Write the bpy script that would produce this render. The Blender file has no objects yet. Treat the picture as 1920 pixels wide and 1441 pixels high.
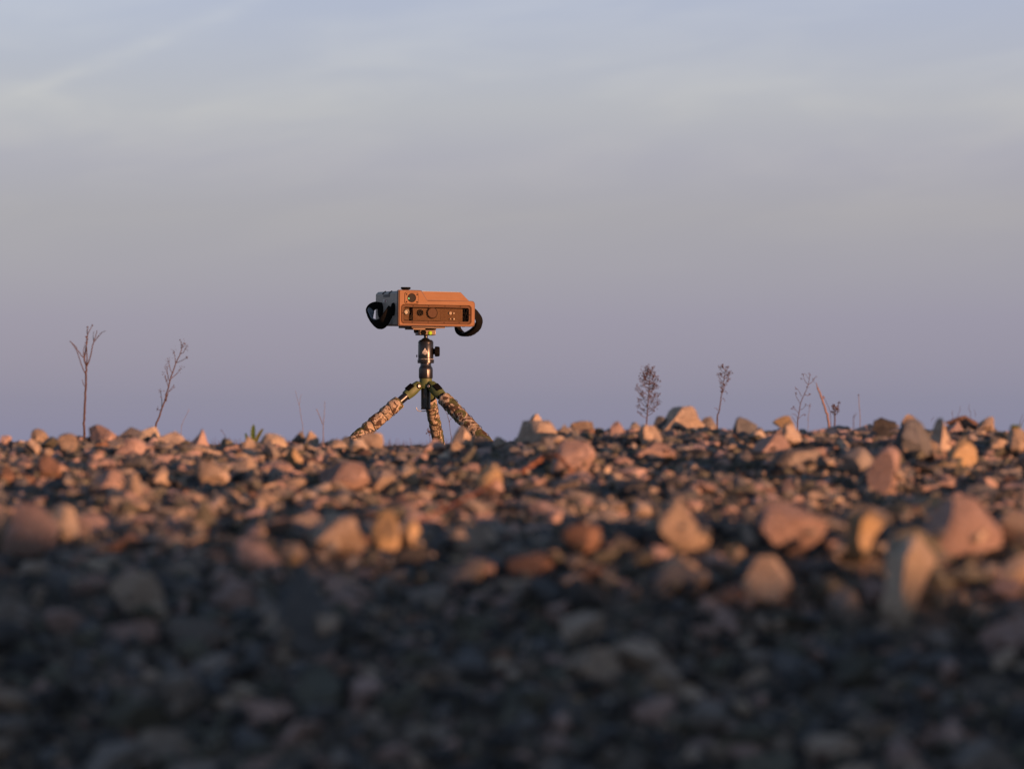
import bpy, bmesh, math, random
import numpy as np
from mathutils import Vector, Matrix, noise as mnoise

R = math.radians
random.seed(7)
rng = np.random.default_rng(11)
sc = bpy.context.scene
COL = sc.collection

# ------------------------------------------------------------------ camera
CAMZ = 1.0                      # eye height above the far plain's datum
FPX = 5333.0                    # focal length in pixels of the 1920 px wide frame
HORIZON = 835.0
PITCH = math.atan((HORIZON - 720.5) / FPX)
cam_data = bpy.data.cameras.new('camera')
cam_data.lens = 100.0
cam_data.sensor_width = 36.0
cam_data.clip_start = 0.05
cam_data.clip_end = 20000.0
cam_data.dof.use_dof = True
cam_data.dof.focus_distance = 8.72
cam_data.dof.aperture_fstop = 3.6
cam_data.dof.aperture_blades = 9
cam = bpy.data.objects.new('camera', cam_data)
COL.objects.link(cam)
cam.location = (0, 0, CAMZ)
cam.rotation_euler = (math.pi / 2 + PITCH, 0, 0)
sc.camera = cam
CF = np.array([0, math.cos(PITCH), math.sin(PITCH)])
CU = np.array([0, -math.sin(PITCH), math.cos(PITCH)])
CR = np.array([1.0, 0, 0])
CE = np.array([0, 0, CAMZ])


def P(px, py, t):
    """The point of the place seen at pixel (px, py) of the photograph, t metres away."""
    return CE + t * (CF + (px - 960) / FPX * CR - (py - 720.5) / FPX * CU)


def proj(p):
    p = np.asarray(p, float) - CE
    t = p @ CF
    return 960 + FPX * (p @ CR) / t, 720.5 - FPX * (p @ CU) / t, t


# ------------------------------------------------------------------ sun, sky, exposure
SUN_AZ, SUN_EL = 134.0, 2.8     # clockwise from +Y (the viewing direction)
S = Vector((math.sin(R(SUN_AZ)) * math.cos(R(SUN_EL)), math.cos(R(SUN_AZ)) * math.cos(R(SUN_EL)), math.sin(R(SUN_EL))))
sun_data = bpy.data.lights.new('sun', 'SUN')
sun_data.energy = 5.0
sun_data.angle = R(0.53)
sun_data.color = (1.0, 0.455, 0.23)
sun = bpy.data.objects.new('sun', sun_data)
COL.objects.link(sun)
sun.rotation_euler = S.to_track_quat('Z', 'Y').to_euler()
sun.location = (6, -8, 6)

world = bpy.data.worlds.new('World')
sc.world = world
world.use_nodes = True
wt = world.node_tree
wt.nodes.clear()


def wn(kind, **kw):
    n = wt.nodes.new(kind)
    for k, v in kw.items():
        setattr(n, k, v)
    return n


def wmath(op, a, b=None, clamp=False):
    n = wn('ShaderNodeMath', operation=op, use_clamp=clamp)
    for i, v in enumerate((a, b)):
        if v is None:
            continue
        if isinstance(v, (int, float)):
            n.inputs[i].default_value = v
        else:
            wt.links.new(v, n.inputs[i])
    return n.outputs[0]


w_out = wn('ShaderNodeOutputWorld')
sky = wn('ShaderNodeTexSky')
sky.sky_type = 'NISHITA'
sky.sun_disc = False
sky.sun_elevation = R(SUN_EL)
sky.sun_rotation = R(SUN_AZ)
sky.dust_density = 0.5
sky.ozone_density = 2.5
bg_sky = wn('ShaderNodeBackground')
bg_sky.inputs[1].default_value = 0.05
wt.links.new(sky.outputs[0], bg_sky.inputs[0])
tc = wn('ShaderNodeTexCoord')
sep = wn('ShaderNodeSeparateXYZ')
wt.links.new(tc.outputs['Generated'], sep.inputs[0])
elev = wmath('ARCSINE', sep.outputs['Z'])                      # radians above the horizon
azim = wmath('ARCTAN2', sep.outputs['X'], sep.outputs['Y'])    # radians, clockwise from the view
ramp = wn('ShaderNodeValToRGB')
e0 = wmath('MULTIPLY', elev, 180 / math.pi / 90, True)
e1 = wmath('POWER', e0, 0.5)
wt.links.new(e1, ramp.inputs[0])
SKY_ADD = [  # elevation in degrees, what the hazy dusk air and thin cloud add to the clear sky
    (0.0, (0.122, 0.147, 0.248)),
    (0.91, (0.126, 0.143, 0.236)),
    (2.52, (0.166, 0.157, 0.245)),
    (4.66, (0.223, 0.199, 0.240)),
    (5.72, (0.247, 0.221, 0.268)),
    (6.79, (0.294, 0.273, 0.296)),
    (8.87, (0.282, 0.284, 0.354)),
    (16.0, (0.165, 0.180, 0.235)),
    (35.0, (0.062, 0.080, 0.120)),
    (90.0, (0.034, 0.050, 0.085)),
]
while len(ramp.color_ramp.elements) < len(SKY_ADD):
    ramp.color_ramp.elements.new(0.5)
for el, (deg, c) in zip(ramp.color_ramp.elements, SKY_ADD):
    el.position = math.sqrt(deg / 90)
    el.color = (*c, 1)
# thin cirrus: soft stretched noise in sky directions, fading towards the horizon
cmb = wn('ShaderNodeCombineXYZ')
wt.links.new(wmath('MULTIPLY', azim, 9.0), cmb.inputs[0])
wt.links.new(wmath('MULTIPLY', wmath('ADD', elev, wmath('MULTIPLY', azim, -0.10)), 42.0), cmb.inputs[1])
cn = wn('ShaderNodeTexNoise')
cn.inputs['Scale'].default_value = 1.15
cn.inputs['Detail'].default_value = 5.0
cn.inputs['Roughness'].default_value = 0.55
cn.inputs['Distortion'].default_value = 0.5
wt.links.new(cmb.outputs[0], cn.inputs['Vector'])
cir = wn('ShaderNodeMapRange')
cir.inputs[1].default_value = 0.38
cir.inputs[2].default_value = 0.72
cir.inputs[3].default_value = -0.5
cir.inputs[4].default_value = 1.0
cir.interpolation_type = 'SMOOTHSTEP'
wt.links.new(cn.outputs[0], cir.inputs[0])
fade = wn('ShaderNodeMapRange')
fade.inputs[1].default_value = R(3.0)
fade.inputs[2].default_value = R(7.0)
wt.links.new(elev, fade.inputs[0])
cirrus = wmath('MULTIPLY', cir.outputs[0], fade.outputs[0])
# one old contrail, drawn out and broken, rising to the right
line = wmath('SUBTRACT', elev, wmath('ADD', wmath('MULTIPLY', wmath('ADD', azim, 0.1300), 0.42 * 1.0), R(7.95)))
brk = wn('ShaderNodeTexNoise')
brk.inputs['Scale'].default_value = 3.2
brk.inputs['Detail'].default_value = 3.0
wt.links.new(cmb.outputs[0], brk.inputs['Vector'])
wob = wmath('MULTIPLY', wmath('SUBTRACT', brk.outputs[0], 0.5), 0.006)
off = wmath('DIVIDE', wmath('ADD', line, wob), 0.0032)
gauss = wmath('POWER', 2.718, wmath('MULTIPLY', wmath('MULTIPLY', off, off), -1.0))
seg = wn('ShaderNodeMapRange')
seg.inputs[1].default_value = -0.02
seg.inputs[2].default_value = 0.0
seg.inputs[3].default_value = 1.0
seg.inputs[4].default_value = 0.0
wt.links.new(wmath('SUBTRACT', azim, -0.07), seg.inputs[0])
gap = wn('ShaderNodeMapRange')
gap.inputs[1].default_value = 0.42
gap.inputs[2].default_value = 0.58
gap.inputs[3].default_value = 0.35
wt.links.new(brk.outputs[0], gap.inputs[0])
trail = wmath('MULTIPLY', wmath('MULTIPLY', gauss, gap.outputs[0]), seg.outputs[0])
cloudiness = wmath('ADD', wmath('MULTIPLY', cirrus, 0.020), wmath('MULTIPLY', trail, 0.034))
cl = wn('ShaderNodeCombineXYZ')
wt.links.new(wmath('MULTIPLY', cloudiness, 1.15), cl.inputs[0])
wt.links.new(wmath('MULTIPLY', cloudiness, 1.0), cl.inputs[1])
wt.links.new(wmath('MULTIPLY', cloudiness, 0.45), cl.inputs[2])
addc = wn('ShaderNodeVectorMath', operation='ADD')
wt.links.new(ramp.outputs[0], addc.inputs[0])
wt.links.new(cl.outputs[0], addc.inputs[1])
bg_air = wn('ShaderNodeBackground')
bg_air.inputs[1].default_value = 1.0
wt.links.new(addc.outputs[0], bg_air.inputs[0])
adds = wn('ShaderNodeAddShader')
wt.links.new(bg_sky.outputs[0], adds.inputs[0])
wt.links.new(bg_air.outputs[0], adds.inputs[1])
wt.links.new(adds.outputs[0], w_out.inputs[0])

sc.view_settings.view_transform = 'Standard'
sc.view_settings.look = 'None'
sc.view_settings.exposure = 0.5
sc.view_settings.gamma = 1.0
sc.view_settings.use_curve_mapping = False


# ------------------------------------------------------------------ helpers
def tag(o, label=None, cat=None, group=None, kind=None):
    if label:
        n = len(label.split())
        assert 4 <= n <= 16, (n, label)
        o['label'] = label
    if cat:
        o['category'] = cat
    if group:
        o['group'] = group
    if kind:
        o['kind'] = kind
    return o


WL = {}


def thing(name, loc, label, cat, group=None):
    o = bpy.data.objects.new(name, None)
    o.empty_display_size = 0.05
    COL.objects.link(o)
    o.location = loc
    WL[o.name] = Vector(loc)
    return tag(o, label, cat, group)


def bm_obj(name, bm, mat, parent=None, loc=None, smooth=True, angle=35):
    """One mesh object out of a bmesh whose vertices are in world coordinates."""
    base = WL[parent.name] if parent is not None else Vector(loc if loc is not None else (0, 0, 0))
    for v in bm.verts:
        v.co -= base
    bm.normal_update()
    me = bpy.data.meshes.new(name)
    bm.to_mesh(me)
    bm.free()
    if smooth:
        me.polygons.foreach_set('use_smooth', np.ones(len(me.polygons), bool))
        me.set_sharp_from_angle(angle=R(angle))
    for m in (mat if isinstance(mat, (list, tuple)) else [mat]):
        me.materials.append(m)
    o = bpy.data.objects.new(name, me)
    COL.objects.link(o)
    if parent is not None:
        o.parent = parent
    else:
        o.location = base
    WL[o.name] = Vector(base)
    return o


def np_obj(name, verts, faces, mats, mat_idx=None, loc=(0, 0, 0), sharp=None):
    """One mesh object out of numpy triangles."""
    me = bpy.data.meshes.new(name)
    nv, nf, k = len(verts), len(faces), faces.shape[1]
    me.vertices.add(nv)
    me.vertices.foreach_set('co', np.ascontiguousarray(verts, np.float32).ravel())
    me.loops.add(nf * k)
    me.loops.foreach_set('vertex_index', np.ascontiguousarray(faces, np.int32).ravel())
    me.polygons.add(nf)
    me.polygons.foreach_set('loop_start', np.arange(0, nf * k, k, dtype=np.int32))
    me.polygons.foreach_set('use_smooth', np.ones(nf, bool))
    for m in mats:
        me.materials.append(m)
    if mat_idx is not None:
        me.polygons.foreach_set('material_index', np.ascontiguousarray(mat_idx, np.int32))
    me.update(calc_edges=True)
    if sharp:
        me.set_sharp_from_angle(angle=R(sharp))
    o = bpy.data.objects.new(name, me)
    COL.objects.link(o)
    o.location = loc
    return o


def frame_of(axis):
    a = Vector(axis).normalized()
    x = a.cross(Vector((0, 0, 1)))
    if x.length < 1e-4:
        x = Vector((1, 0, 0))
    x.normalize()
    y = a.cross(x).normalized()
    return x, y, a


def add_rings(bm, rings, cap=True, closed=True):
    loops = [[bm.verts.new(p) for p in r] for r in rings]
    for a, b in zip(loops, loops[1:]):
        n = len(a)
        for i in range(n if closed else n - 1):
            j = (i + 1) % n
            bm.faces.new((a[i], a[j], b[j], b[i]))
    if cap and closed:
        bm.faces.new(list(reversed(loops[0])))
        bm.faces.new(loops[-1])
    return loops


def add_lathe(bm, base, axis, prof, n=32, mod=None, cap=True, xdir=None):
    """prof: (distance along the axis, radius)"""
    x, y, a = frame_of(axis)
    if xdir is not None:
        x = (Vector(xdir) - a * Vector(xdir).dot(a)).normalized()
        y = a.cross(x)
    rings = []
    for h, r in prof:
        ring = []
        for i in range(n):
            t = 2 * math.pi * i / n
            rr = r * (mod(t, h) if mod else 1)
            ring.append(Vector(base) + a * h + (x * math.cos(t) + y * math.sin(t)) * rr)
        rings.append(ring)
    add_rings(bm, rings, cap)
    bmesh.ops.recalc_face_normals(bm, faces=bm.faces)


def add_tube(bm, pts, rad, n=6):
    pts = [Vector(p) for p in pts]
    rs = rad if isinstance(rad, (list, tuple)) else [rad] * len(pts)
    rings = []
    px = None
    for i, p in enumerate(pts):
        d = (pts[min(i + 1, len(pts) - 1)] - pts[max(i - 1, 0)])
        if d.length < 1e-9:
            d = Vector((0, 0, 1))
        d.normalize()
        if px is None:
            x, y, _ = frame_of(d)
        else:
            x = (px - d * px.dot(d)).normalized()
            y = d.cross(x)
        px = x
        rings.append([p + (x * math.cos(2 * math.pi * k / n) + y * math.sin(2 * math.pi * k / n)) * rs[i] for k in range(n)])
    add_rings(bm, rings)


def add_box(bm, lo, hi, T=None, bevel=0.0, seg=2):
    lo, hi = Vector(lo), Vector(hi)
    vs = []
    for z in (lo.z, hi.z):
        for x, y in ((lo.x, lo.y), (hi.x, lo.y), (hi.x, hi.y), (lo.x, hi.y)):
            vs.append(bm.verts.new((x, y, z)))
    fs = [bm.faces.new([vs[i] for i in q]) for q in ((3, 2, 1, 0), (4, 5, 6, 7), (0, 1, 5, 4), (1, 2, 6, 5), (2, 3, 7, 6), (3, 0, 4, 7))]
    allv = vs
    if bevel:
        es = list({e for f in fs for e in f.edges})
        g = bmesh.ops.bevel(bm, geom=es, offset=bevel, segments=seg, affect='EDGES', profile=0.6)
        allv = list({v for f in g['faces'] for v in f.verts} | {v for v in vs if v.is_valid})
    if T:
        for v in allv:
            v.co = T(v.co)


def rrect(x0, z0, x1, z1, r, n=5):
    pts = []
    for cx, cz, a0 in ((x1 - r, z0 + r, -90), (x1 - r, z1 - r, 0), (x0 + r, z1 - r, 90), (x0 + r, z0 + r, 180)):
        for i in range(n + 1):
            a = R(a0 + 90 * i / n)
            pts.append((cx + r * math.cos(a), cz + r * math.sin(a)))
    return pts


def circle(cx, cz, r, n=28):
    return [(cx + r * math.cos(2 * math.pi * i / n), cz + r * math.sin(2 * math.pi * i / n)) for i in range(n)]


def round_poly(pts, r, n=4):
    """Round every corner of a polygon."""
    out = []
    m = len(pts)
    for i in range(m):
        a, b, c = Vector(pts[i - 1]), Vector(pts[i]), Vector(pts[(i + 1) % m])
        rr = r[i] if isinstance(r, (list, tuple)) else r
        d1, d2 = (a - b), (c - b)
        k = min(rr, d1.length * 0.45, d2.length * 0.45)
        p, q = b + d1.normalized() * k, b + d2.normalized() * k
        for j in range(n + 1):
            t = j / n
            out.append(tuple(p * (1 - t) ** 2 + b * 2 * t * (1 - t) + q * t * t))
    return out


def add_plate(bm, outer, holes, y0, y1, T, bevel=0.0):
    """A plate in the x-z plane from depth y0 (front) to y1 (back), with holes; T maps (x, y, z) to the world."""
    def loops(y, shrink):
        out = []
        for k, lp in enumerate([outer] + holes):
            c = Vector((sum(p[0] for p in lp) / len(lp), sum(p[1] for p in lp) / len(lp)))
            vs = []
            for p in lp:
                v = Vector(p)
                if shrink:
                    d = (c - v).normalized() * shrink * (1 if k == 0 else -1)
                    v = v + d
                vs.append(bm.verts.new((v.x, y, v.y)))
            out.append(vs)
        return out
    made = []
    f = loops(y0, bevel)
    stages = [f]
    if bevel:
        stages.append(loops(y0 + bevel, 0))
    stages.append(loops(y1, 0))
    for a, b in zip(stages, stages[1:]):
        for la, lb in zip(a, b):
            n = len(la)
            for i in range(n):
                j = (i + 1) % n
                bm.faces.new((la[i], la[j], lb[j], lb[i]))
    for st in (stages[0], stages[-1]):
        es = []
        for lp in st:
            for i in range(len(lp)):
                e = bm.edges.get((lp[i], lp[(i + 1) % len(lp)]))
                es.append(e)
        bmesh.ops.triangle_fill(bm, edges=es, use_beauty=True)
    bmesh.ops.recalc_face_normals(bm, faces=bm.faces)
    for st in stages:
        for lp in st:
            for v in lp:
                v.co = T(v.co)


def band(bm, path, widths, wdir, thick, nseg=48):
    """A flat padded band along a smooth path (Catmull-Rom through the points)."""
    pts = [Vector(p) for p in path]
    dirs = [Vector(w).normalized() for w in wdir]
    out = []
    m = len(pts)
    for k in range(nseg + 1):
        u = k / nseg * (m - 1)
        i = min(int(u), m - 2)
        t = u - i
        p0, p1, p2, p3 = pts[max(i - 1, 0)], pts[i], pts[i + 1], pts[min(i + 2, m - 1)]
        p = 0.5 * ((2 * p1) + (p2 - p0) * t + (2 * p0 - 5 * p1 + 4 * p2 - p3) * t * t + (3 * p1 - p0 - 3 * p2 + p3) * t ** 3)
        w = widths[i] * (1 - t) + widths[i + 1] * t
        d = (dirs[i] * (1 - t) + dirs[i + 1] * t).normalized()
        th = thick[i] * (1 - t) + thick[i + 1] * t
        out.append((p, w, d, th))
    rings = []
    for k, (p, w, d, th) in enumerate(out):
        tan = (out[min(k + 1, nseg)][0] - out[max(k - 1, 0)][0]).normalized()
        nrm = tan.cross(d).normalized()
        d2 = nrm.cross(tan).normalized()
        ring = []
        for j in range(16):
            a = 2 * math.pi * j / 16
            ca, sa = math.cos(a), math.sin(a)
            ex = math.copysign(abs(ca) ** 0.45, ca) * w / 2
            ez = math.copysign(abs(sa) ** 0.8, sa) * th / 2 * (1 + 0.10 * math.sin(k * 1.9 + ca))
            ring.append(p + d2 * ex + nrm * ez)
        rings.append(ring)
    add_rings(bm, rings)
    bmesh.ops.recalc_face_normals(bm, faces=bm.faces)


# ------------------------------------------------------------------ materials
class N:
    """A small node-graph writer for one material."""

    def __init__(self, name):
        self.m = bpy.data.materials.new(name)
        self.m.use_nodes = True
        self.t = self.m.node_tree
        self.b = self.t.nodes['Principled BSDF']

    def new(self, kind, **kw):
        n = self.t.nodes.new(kind)
        for k, v in kw.items():
            setattr(n, k, v)
        return n

    def link(self, a, b):
        self.t.links.new(a, b)

    def tex(self, scale, detail=4, rough=0.6, coord=None, dist=0.0):
        n = self.new('ShaderNodeTexNoise')
        n.inputs['Scale'].default_value = scale
        n.inputs['Detail'].default_value = detail
        n.inputs['Roughness'].default_value = rough
        n.inputs['Distortion'].default_value = dist
        if coord is not None:
            self.link(coord, n.inputs['Vector'])
        return n.outputs[0]

    def pos(self):
        return self.new('ShaderNodeNewGeometry').outputs['Position']

    def obj(self):
        return self.new('ShaderNodeTexCoord').outputs['Object']

    def math(self, op, a, b=None, clamp=False):
        n = self.new('ShaderNodeMath', operation=op, use_clamp=clamp)
        for i, v in enumerate((a, b)):
            if v is None:
                continue
            if isinstance(v, (int, float)):
                n.inputs[i].default_value = v
            else:
                self.link(v, n.inputs[i])
        return n.outputs[0]

    def range(self, v, a, b, c=0.0, d=1.0):
        n = self.new('ShaderNodeMapRange')
        for i, x in enumerate((a, b, c, d)):
            n.inputs[i + 1].default_value = x
        self.link(v, n.inputs[0])
        return n.outputs[0]

    def mix(self, f, a, b, mode='MIX'):
        n = self.new('ShaderNodeMix', data_type='RGBA', blend_type=mode)
        for i, v in ((0, f), (6, a), (7, b)):
            if isinstance(v, (int, float)):
                n.inputs[i].default_value = v
            elif isinstance(v, tuple):
                n.inputs[i].default_value = (*v, 1)
            else:
                self.link(v, n.inputs[i])
        return n.outputs[2]

    def ramp(self, v, stops, mode='LINEAR'):
        n = self.new('ShaderNodeValToRGB')
        n.color_ramp.interpolation = mode
        while len(n.color_ramp.elements) < len(stops):
            n.color_ramp.elements.new(0.5)
        for e, (p, c) in zip(n.color_ramp.elements, stops):
            e.position = p
            e.color = (*c, 1)
        self.link(v, n.inputs[0])
        return n.outputs[0]

    def bump(self, h, dist, strength=1.0):
        n = self.new('ShaderNodeBump')
        n.inputs['Strength'].default_value = strength
        n.inputs['Distance'].default_value = dist
        self.link(h, n.inputs['Height'])
        self.link(n.outputs[0], self.b.inputs['Normal'])

    def base(self, c):
        if isinstance(c, tuple):
            self.b.inputs['Base Color'].default_value = (*c, 1)
        else:
            self.link(c, self.b.inputs['Base Color'])

    def set(self, **kw):
        for k, v in kw.items():
            self.b.inputs[k.replace('_', ' ')].default_value = v
        return self


def stone_mat(name, c, c2, rough=0.82):
    g = N(name)
    p = g.pos()
    geo = g.new('ShaderNodeNewGeometry')
    oi = g.new('ShaderNodeObjectInfo')
    rnd = g.math('FRACT', g.math('ADD', geo.outputs['Random Per Island'], oi.outputs['Random']))
    blot = g.range(g.tex(46, 5, 0.62, p, 0.6), 0.36, 0.66)
    col = g.mix(blot, c, c2)
    # pale veins and dark grains in the rock itself
    vein = g.range(g.math('ABSOLUTE', g.math('SUBTRACT', g.tex(34, 3, 0.5, p, 1.4), 0.5)), 0.0, 0.022, 0.45, 0.0)
    col = g.mix(vein, col, tuple(min(x * 1.35 + 0.06, 0.75) for x in c))
    grain = g.range(g.tex(620, 2, 0.6, p), 0.35, 0.7, 0.72, 1.22)
    lum = g.math('MULTIPLY', grain, g.range(rnd, 0.0, 1.0, 0.68, 1.30))
    cc = g.new('ShaderNodeCombineXYZ')
    for i in range(3):
        g.link(lum, cc.inputs[i])
    col = g.mix(1.0, col, cc.outputs[0], 'MULTIPLY')
    g.base(col)
    g.set(Roughness=rough)
    g.b.inputs['Specular IOR Level'].default_value = 0.3
    h = g.math('ADD', g.math('MULTIPLY', g.tex(75, 7, 0.68, p, 0.4), 1.0), g.math('MULTIPLY', g.tex(380, 3, 0.6, p), 0.30))
    g.bump(h, 0.009, 0.9)
    return g.m


STONE_KINDS = [  # words for it, two rock colours, how common among big stones, among small ones, darker mix low on the slope painting in shade
    ('warm grey', (0.290, 0.262, 0.235), (0.200, 0.185, 0.168), 0.20, 0.16, 0.12),
    ('blue grey', (0.120, 0.130, 0.138), (0.180, 0.185, 0.188), 0.13, 0.22, 0.22),
    ('olive grey', (0.155, 0.155, 0.122), (0.100, 0.103, 0.086), 0.15, 0.28, 0.24),
    ('tan', (0.470, 0.390, 0.310), (0.330, 0.262, 0.205), 0.18, 0.08, 0.05),
    ('dusty pink', (0.470, 0.350, 0.308), (0.370, 0.266, 0.232), 0.22, 0.10, 0.05),
    ('ochre yellow', (0.480, 0.350, 0.180), (0.400, 0.310, 0.210), 0.010, 0.006, 0.003),
    ('rust brown', (0.260, 0.160, 0.115), (0.165, 0.110, 0.085), 0.035, 0.03, 0.03),
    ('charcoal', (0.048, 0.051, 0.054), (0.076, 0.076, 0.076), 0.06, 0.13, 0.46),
    ('cream', (0.540, 0.455, 0.350), (0.450, 0.370, 0.285), 0.02, 0.010, 0.008),
]
STONE_MATS = [stone_mat('stone ' + k[0], k[1], k[2]) for k in STONE_KINDS]
KIND_IX = {k[0]: i for i, k in enumerate(STONE_KINDS)}
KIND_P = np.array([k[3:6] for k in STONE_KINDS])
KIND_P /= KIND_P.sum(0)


def ground_mat():
    g = N('gravelly earth')
    p = g.pos()
    v = g.new('ShaderNodeTexVoronoi', feature='F1')
    v.inputs['Scale'].default_value = 70
    g.link(p, v.inputs['Vector'])
    pale = g.ramp(g.tex(9, 5, 0.6, p), [(0.3, (0.075, 0.066, 0.052)), (0.7, (0.15, 0.128, 0.100))])
    peb = g.ramp(g.new('ShaderNodeSeparateColor').outputs[0], [(0, (0.1, 0.1, 0.1)), (1, (0.1, 0.1, 0.1))])
    s = g.new('ShaderNodeSeparateColor')
    g.link(v.outputs['Color'], s.inputs[0])
    peb = g.ramp(s.outputs[0], [(0.0, (0.09, 0.09, 0.085)), (0.4, (0.17, 0.15, 0.12)), (0.75, (0.24, 0.19, 0.15)), (1.0, (0.3, 0.22, 0.17))])
    g.base(g.mix(0.55, pale, peb))
    g.set(Roughness=0.95)
    h = g.math('SUBTRACT', g.math('MULTIPLY', g.tex(300, 5, 0.6, p), 0.4), v.outputs['Distance'])
    g.bump(h, 0.006, 0.8)
    return g.m


def plain(name, c, rough=0.5, metal=0.0, spec=0.5, var=0.12, bump=0.0, scale=300):
    g = N(name)
    p = g.obj()
    n = g.tex(scale, 4, 0.6, p)
    lo = tuple(x * (1 - var) for x in c)
    hi = tuple(min(1, x * (1 + var)) for x in c)
    g.base(g.mix(g.range(n, 0.3, 0.7), lo, hi))
    g.set(Roughness=rough, Metallic=metal)
    g.b.inputs['Specular IOR Level'].default_value = spec
    if bump:
        g.bump(g.tex(scale * 3, 3, 0.6, p), bump)
    return g.m


def brushed(name, c, rough=0.48, spec=0.35):
    """Bead-blasted painted metal with faint wiping streaks."""
    g = N(name)
    p = g.obj()
    mp = g.new('ShaderNodeMapping')
    mp.inputs['Scale'].default_value = (14, 14, 260)
    g.link(p, mp.inputs[0])
    st = g.tex(1.0, 4, 0.6, mp.outputs[0])
    fine = g.tex(1500, 2, 0.5, p)
    k = g.math('ADD', g.math('MULTIPLY', st, 0.6), g.math('MULTIPLY', fine, 0.4))
    col = g.mix(g.range(k, 0.35, 0.65), tuple(x * 0.86 for x in c), tuple(x * 1.10 for x in c))
    dust = g.range(g.tex(34, 5, 0.65, p), 0.42, 0.72, 0.0, 0.22)       # dust and rubbed patches
    g.base(g.mix(dust, col, tuple(min(1, x * 1.25 + 0.03) for x in c)))
    g.link(g.range(st, 0.3, 0.7, rough - 0.05, rough + 0.08), g.b.inputs['Roughness'])
    g.b.inputs['Specular IOR Level'].default_value = spec
    g.bump(fine, 0.0002, 0.5)
    return g.m


def camo_mat():
    g = N('woodland camouflage cloth')
    p = g.obj()
    big = g.tex(22, 2, 0.5, p, 1.4)
    mid = g.tex(36, 3, 0.55, p, 1.6)
    tw = g.tex(50, 3, 0.55, p, 2.0)
    col = g.ramp(big, [(0.0, (0.34, 0.27, 0.195)), (0.44, (0.42, 0.345, 0.26)), (0.57, (0.33, 0.26, 0.20)), (0.68, (0.24, 0.215, 0.135))], 'CONSTANT')
    col = g.mix(g.range(mid, 0.510, 0.535), col, (0.070, 0.045, 0.032))
    col = g.mix(g.range(g.tex(22, 3, 0.55, p, 1.6), 0.56, 0.58), col, (0.090, 0.098, 0.042))
    lines = g.range(g.math('ABSOLUTE', g.math('SUBTRACT', tw, 0.5)), 0.010, 0.026, 0.85, 0.0)
    col = g.mix(lines, col, (0.05, 0.038, 0.028))
    g.base(col)
    g.set(Roughness=0.9)
    g.b.inputs['Specular IOR Level'].default_value = 0.15
    g.bump(g.tex(900, 3, 0.6, p), 0.0006, 0.7)
    return g.m


def glass_mat(name, tint=(0.9, 0.93, 0.93), refl=0.05):
    g = N(name)
    t = g.t
    t.nodes.remove(g.b)
    out = t.nodes['Material Output']
    tr = g.new('ShaderNodeBsdfTransparent')
    tr.inputs[0].default_value = (*tint, 1)
    gl = g.new('ShaderNodeBsdfGlossy')
    gl.inputs['Roughness'].default_value = 0.0
    mx = g.new('ShaderNodeMixShader')
    fr = g.new('ShaderNodeFresnel')
    fr.inputs[0].default_value = 1.25
    g.link(fr.outputs[0], mx.inputs[0])
    g.link(tr.outputs[0], mx.inputs[1])
    g.link(gl.outputs[0], mx.inputs[2])
    g.link(mx.outputs[0], out.inputs[0])
    return g.m


M = dict(
    ground=ground_mat(),
    tan_metal=brushed('sand coloured metal', (0.226, 0.106, 0.041), 0.6),
    body_metal=brushed('grey khaki metal', (0.31, 0.285, 0.250), 0.4),
    inner=plain('inner tan metal', (0.25, 0.150, 0.090), 0.85, 0.0, 0.08),
    inner_dark=plain('inner dark metal', (0.035, 0.026, 0.020), 0.9, 0.0, 0.05),
    black=plain('black anodised metal', (0.011, 0.011, 0.012), 0.30, 0.0, 0.65),
    black_rough=plain('black rubber', (0.006, 0.006, 0.006), 0.8, 0.0, 0.05, 0.2, 0.0004),
    strap=plain('black webbing', (0.010, 0.0095, 0.009), 0.85, 0.0, 0.08, 0.25, 0.0006, 500),
    pad=plain('strap lining with sky sheen', (0.26, 0.31, 0.36), 0.45, 0.0, 0.5, 0.1),
    lens=plain('dark lens glass', (0.005, 0.005, 0.006), 0.5, 0.0, 0.1),
    glint=plain('painted green lens glint', (0.02, 0.55, 0.30), 0.3),
    brass=plain('pale brass', (0.80, 0.66, 0.52), 0.45, 0.0),
    lime=plain('lime bubble fluid', (0.30, 0.62, 0.02), 0.4, 0.0, 0.2),
    white=plain('white print', (0.78, 0.76, 0.72), 0.6),
    red_print=plain('faded pink print', (0.42, 0.22, 0.25), 0.6),
    grey_print=plain('grey label', (0.10, 0.105, 0.11), 0.6),
    steel=plain('bright steel', (0.40, 0.39, 0.38), 0.5, 0.3),
    green=plain('olive green metal', (0.085, 0.115, 0.040), 0.5, 0.0, 0.35, 0.1, 0.0002, 700),
    camo=camo_mat(),
    cord=plain('dark elastic cord', (0.03, 0.03, 0.02), 0.8),
    glass=glass_mat('window glass', (0.80, 0.80, 0.78)),
    stalk=plain('dry brown stalk', (0.088, 0.052, 0.040), 0.85, 0.0, 0.2, 0.35, 0.0005, 120),
    stalk_pale=plain('dry pale straw', (0.20, 0.15, 0.12), 0.85, 0.0, 0.2, 0.3, 0.0, 120),
    reed=plain('split reed', (0.26, 0.165, 0.130), 0.8, 0.0, 0.2, 0.2, 0.0004, 200),
    seed=plain('dry seed husk', (0.085, 0.048, 0.042), 0.9, 0.0, 0.15, 0.4, 0.0, 400),
    leaf=plain('green leaf', (0.11, 0.19, 0.035), 0.5, 0.0, 0.4, 0.25, 0.0004, 150),
    leaf_yellow=plain('yellowing leaf', (0.22, 0.24, 0.05), 0.5, 0.0, 0.4, 0.25, 0.0004, 150),
    moss=plain('moss', (0.11, 0.16, 0.03), 0.95, 0.0, 0.1, 0.3, 0.001, 300),
    bark=plain('dead root', (0.23, 0.105, 0.060), 0.9, 0.0, 0.2, 0.3, 0.001, 150),
)

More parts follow.
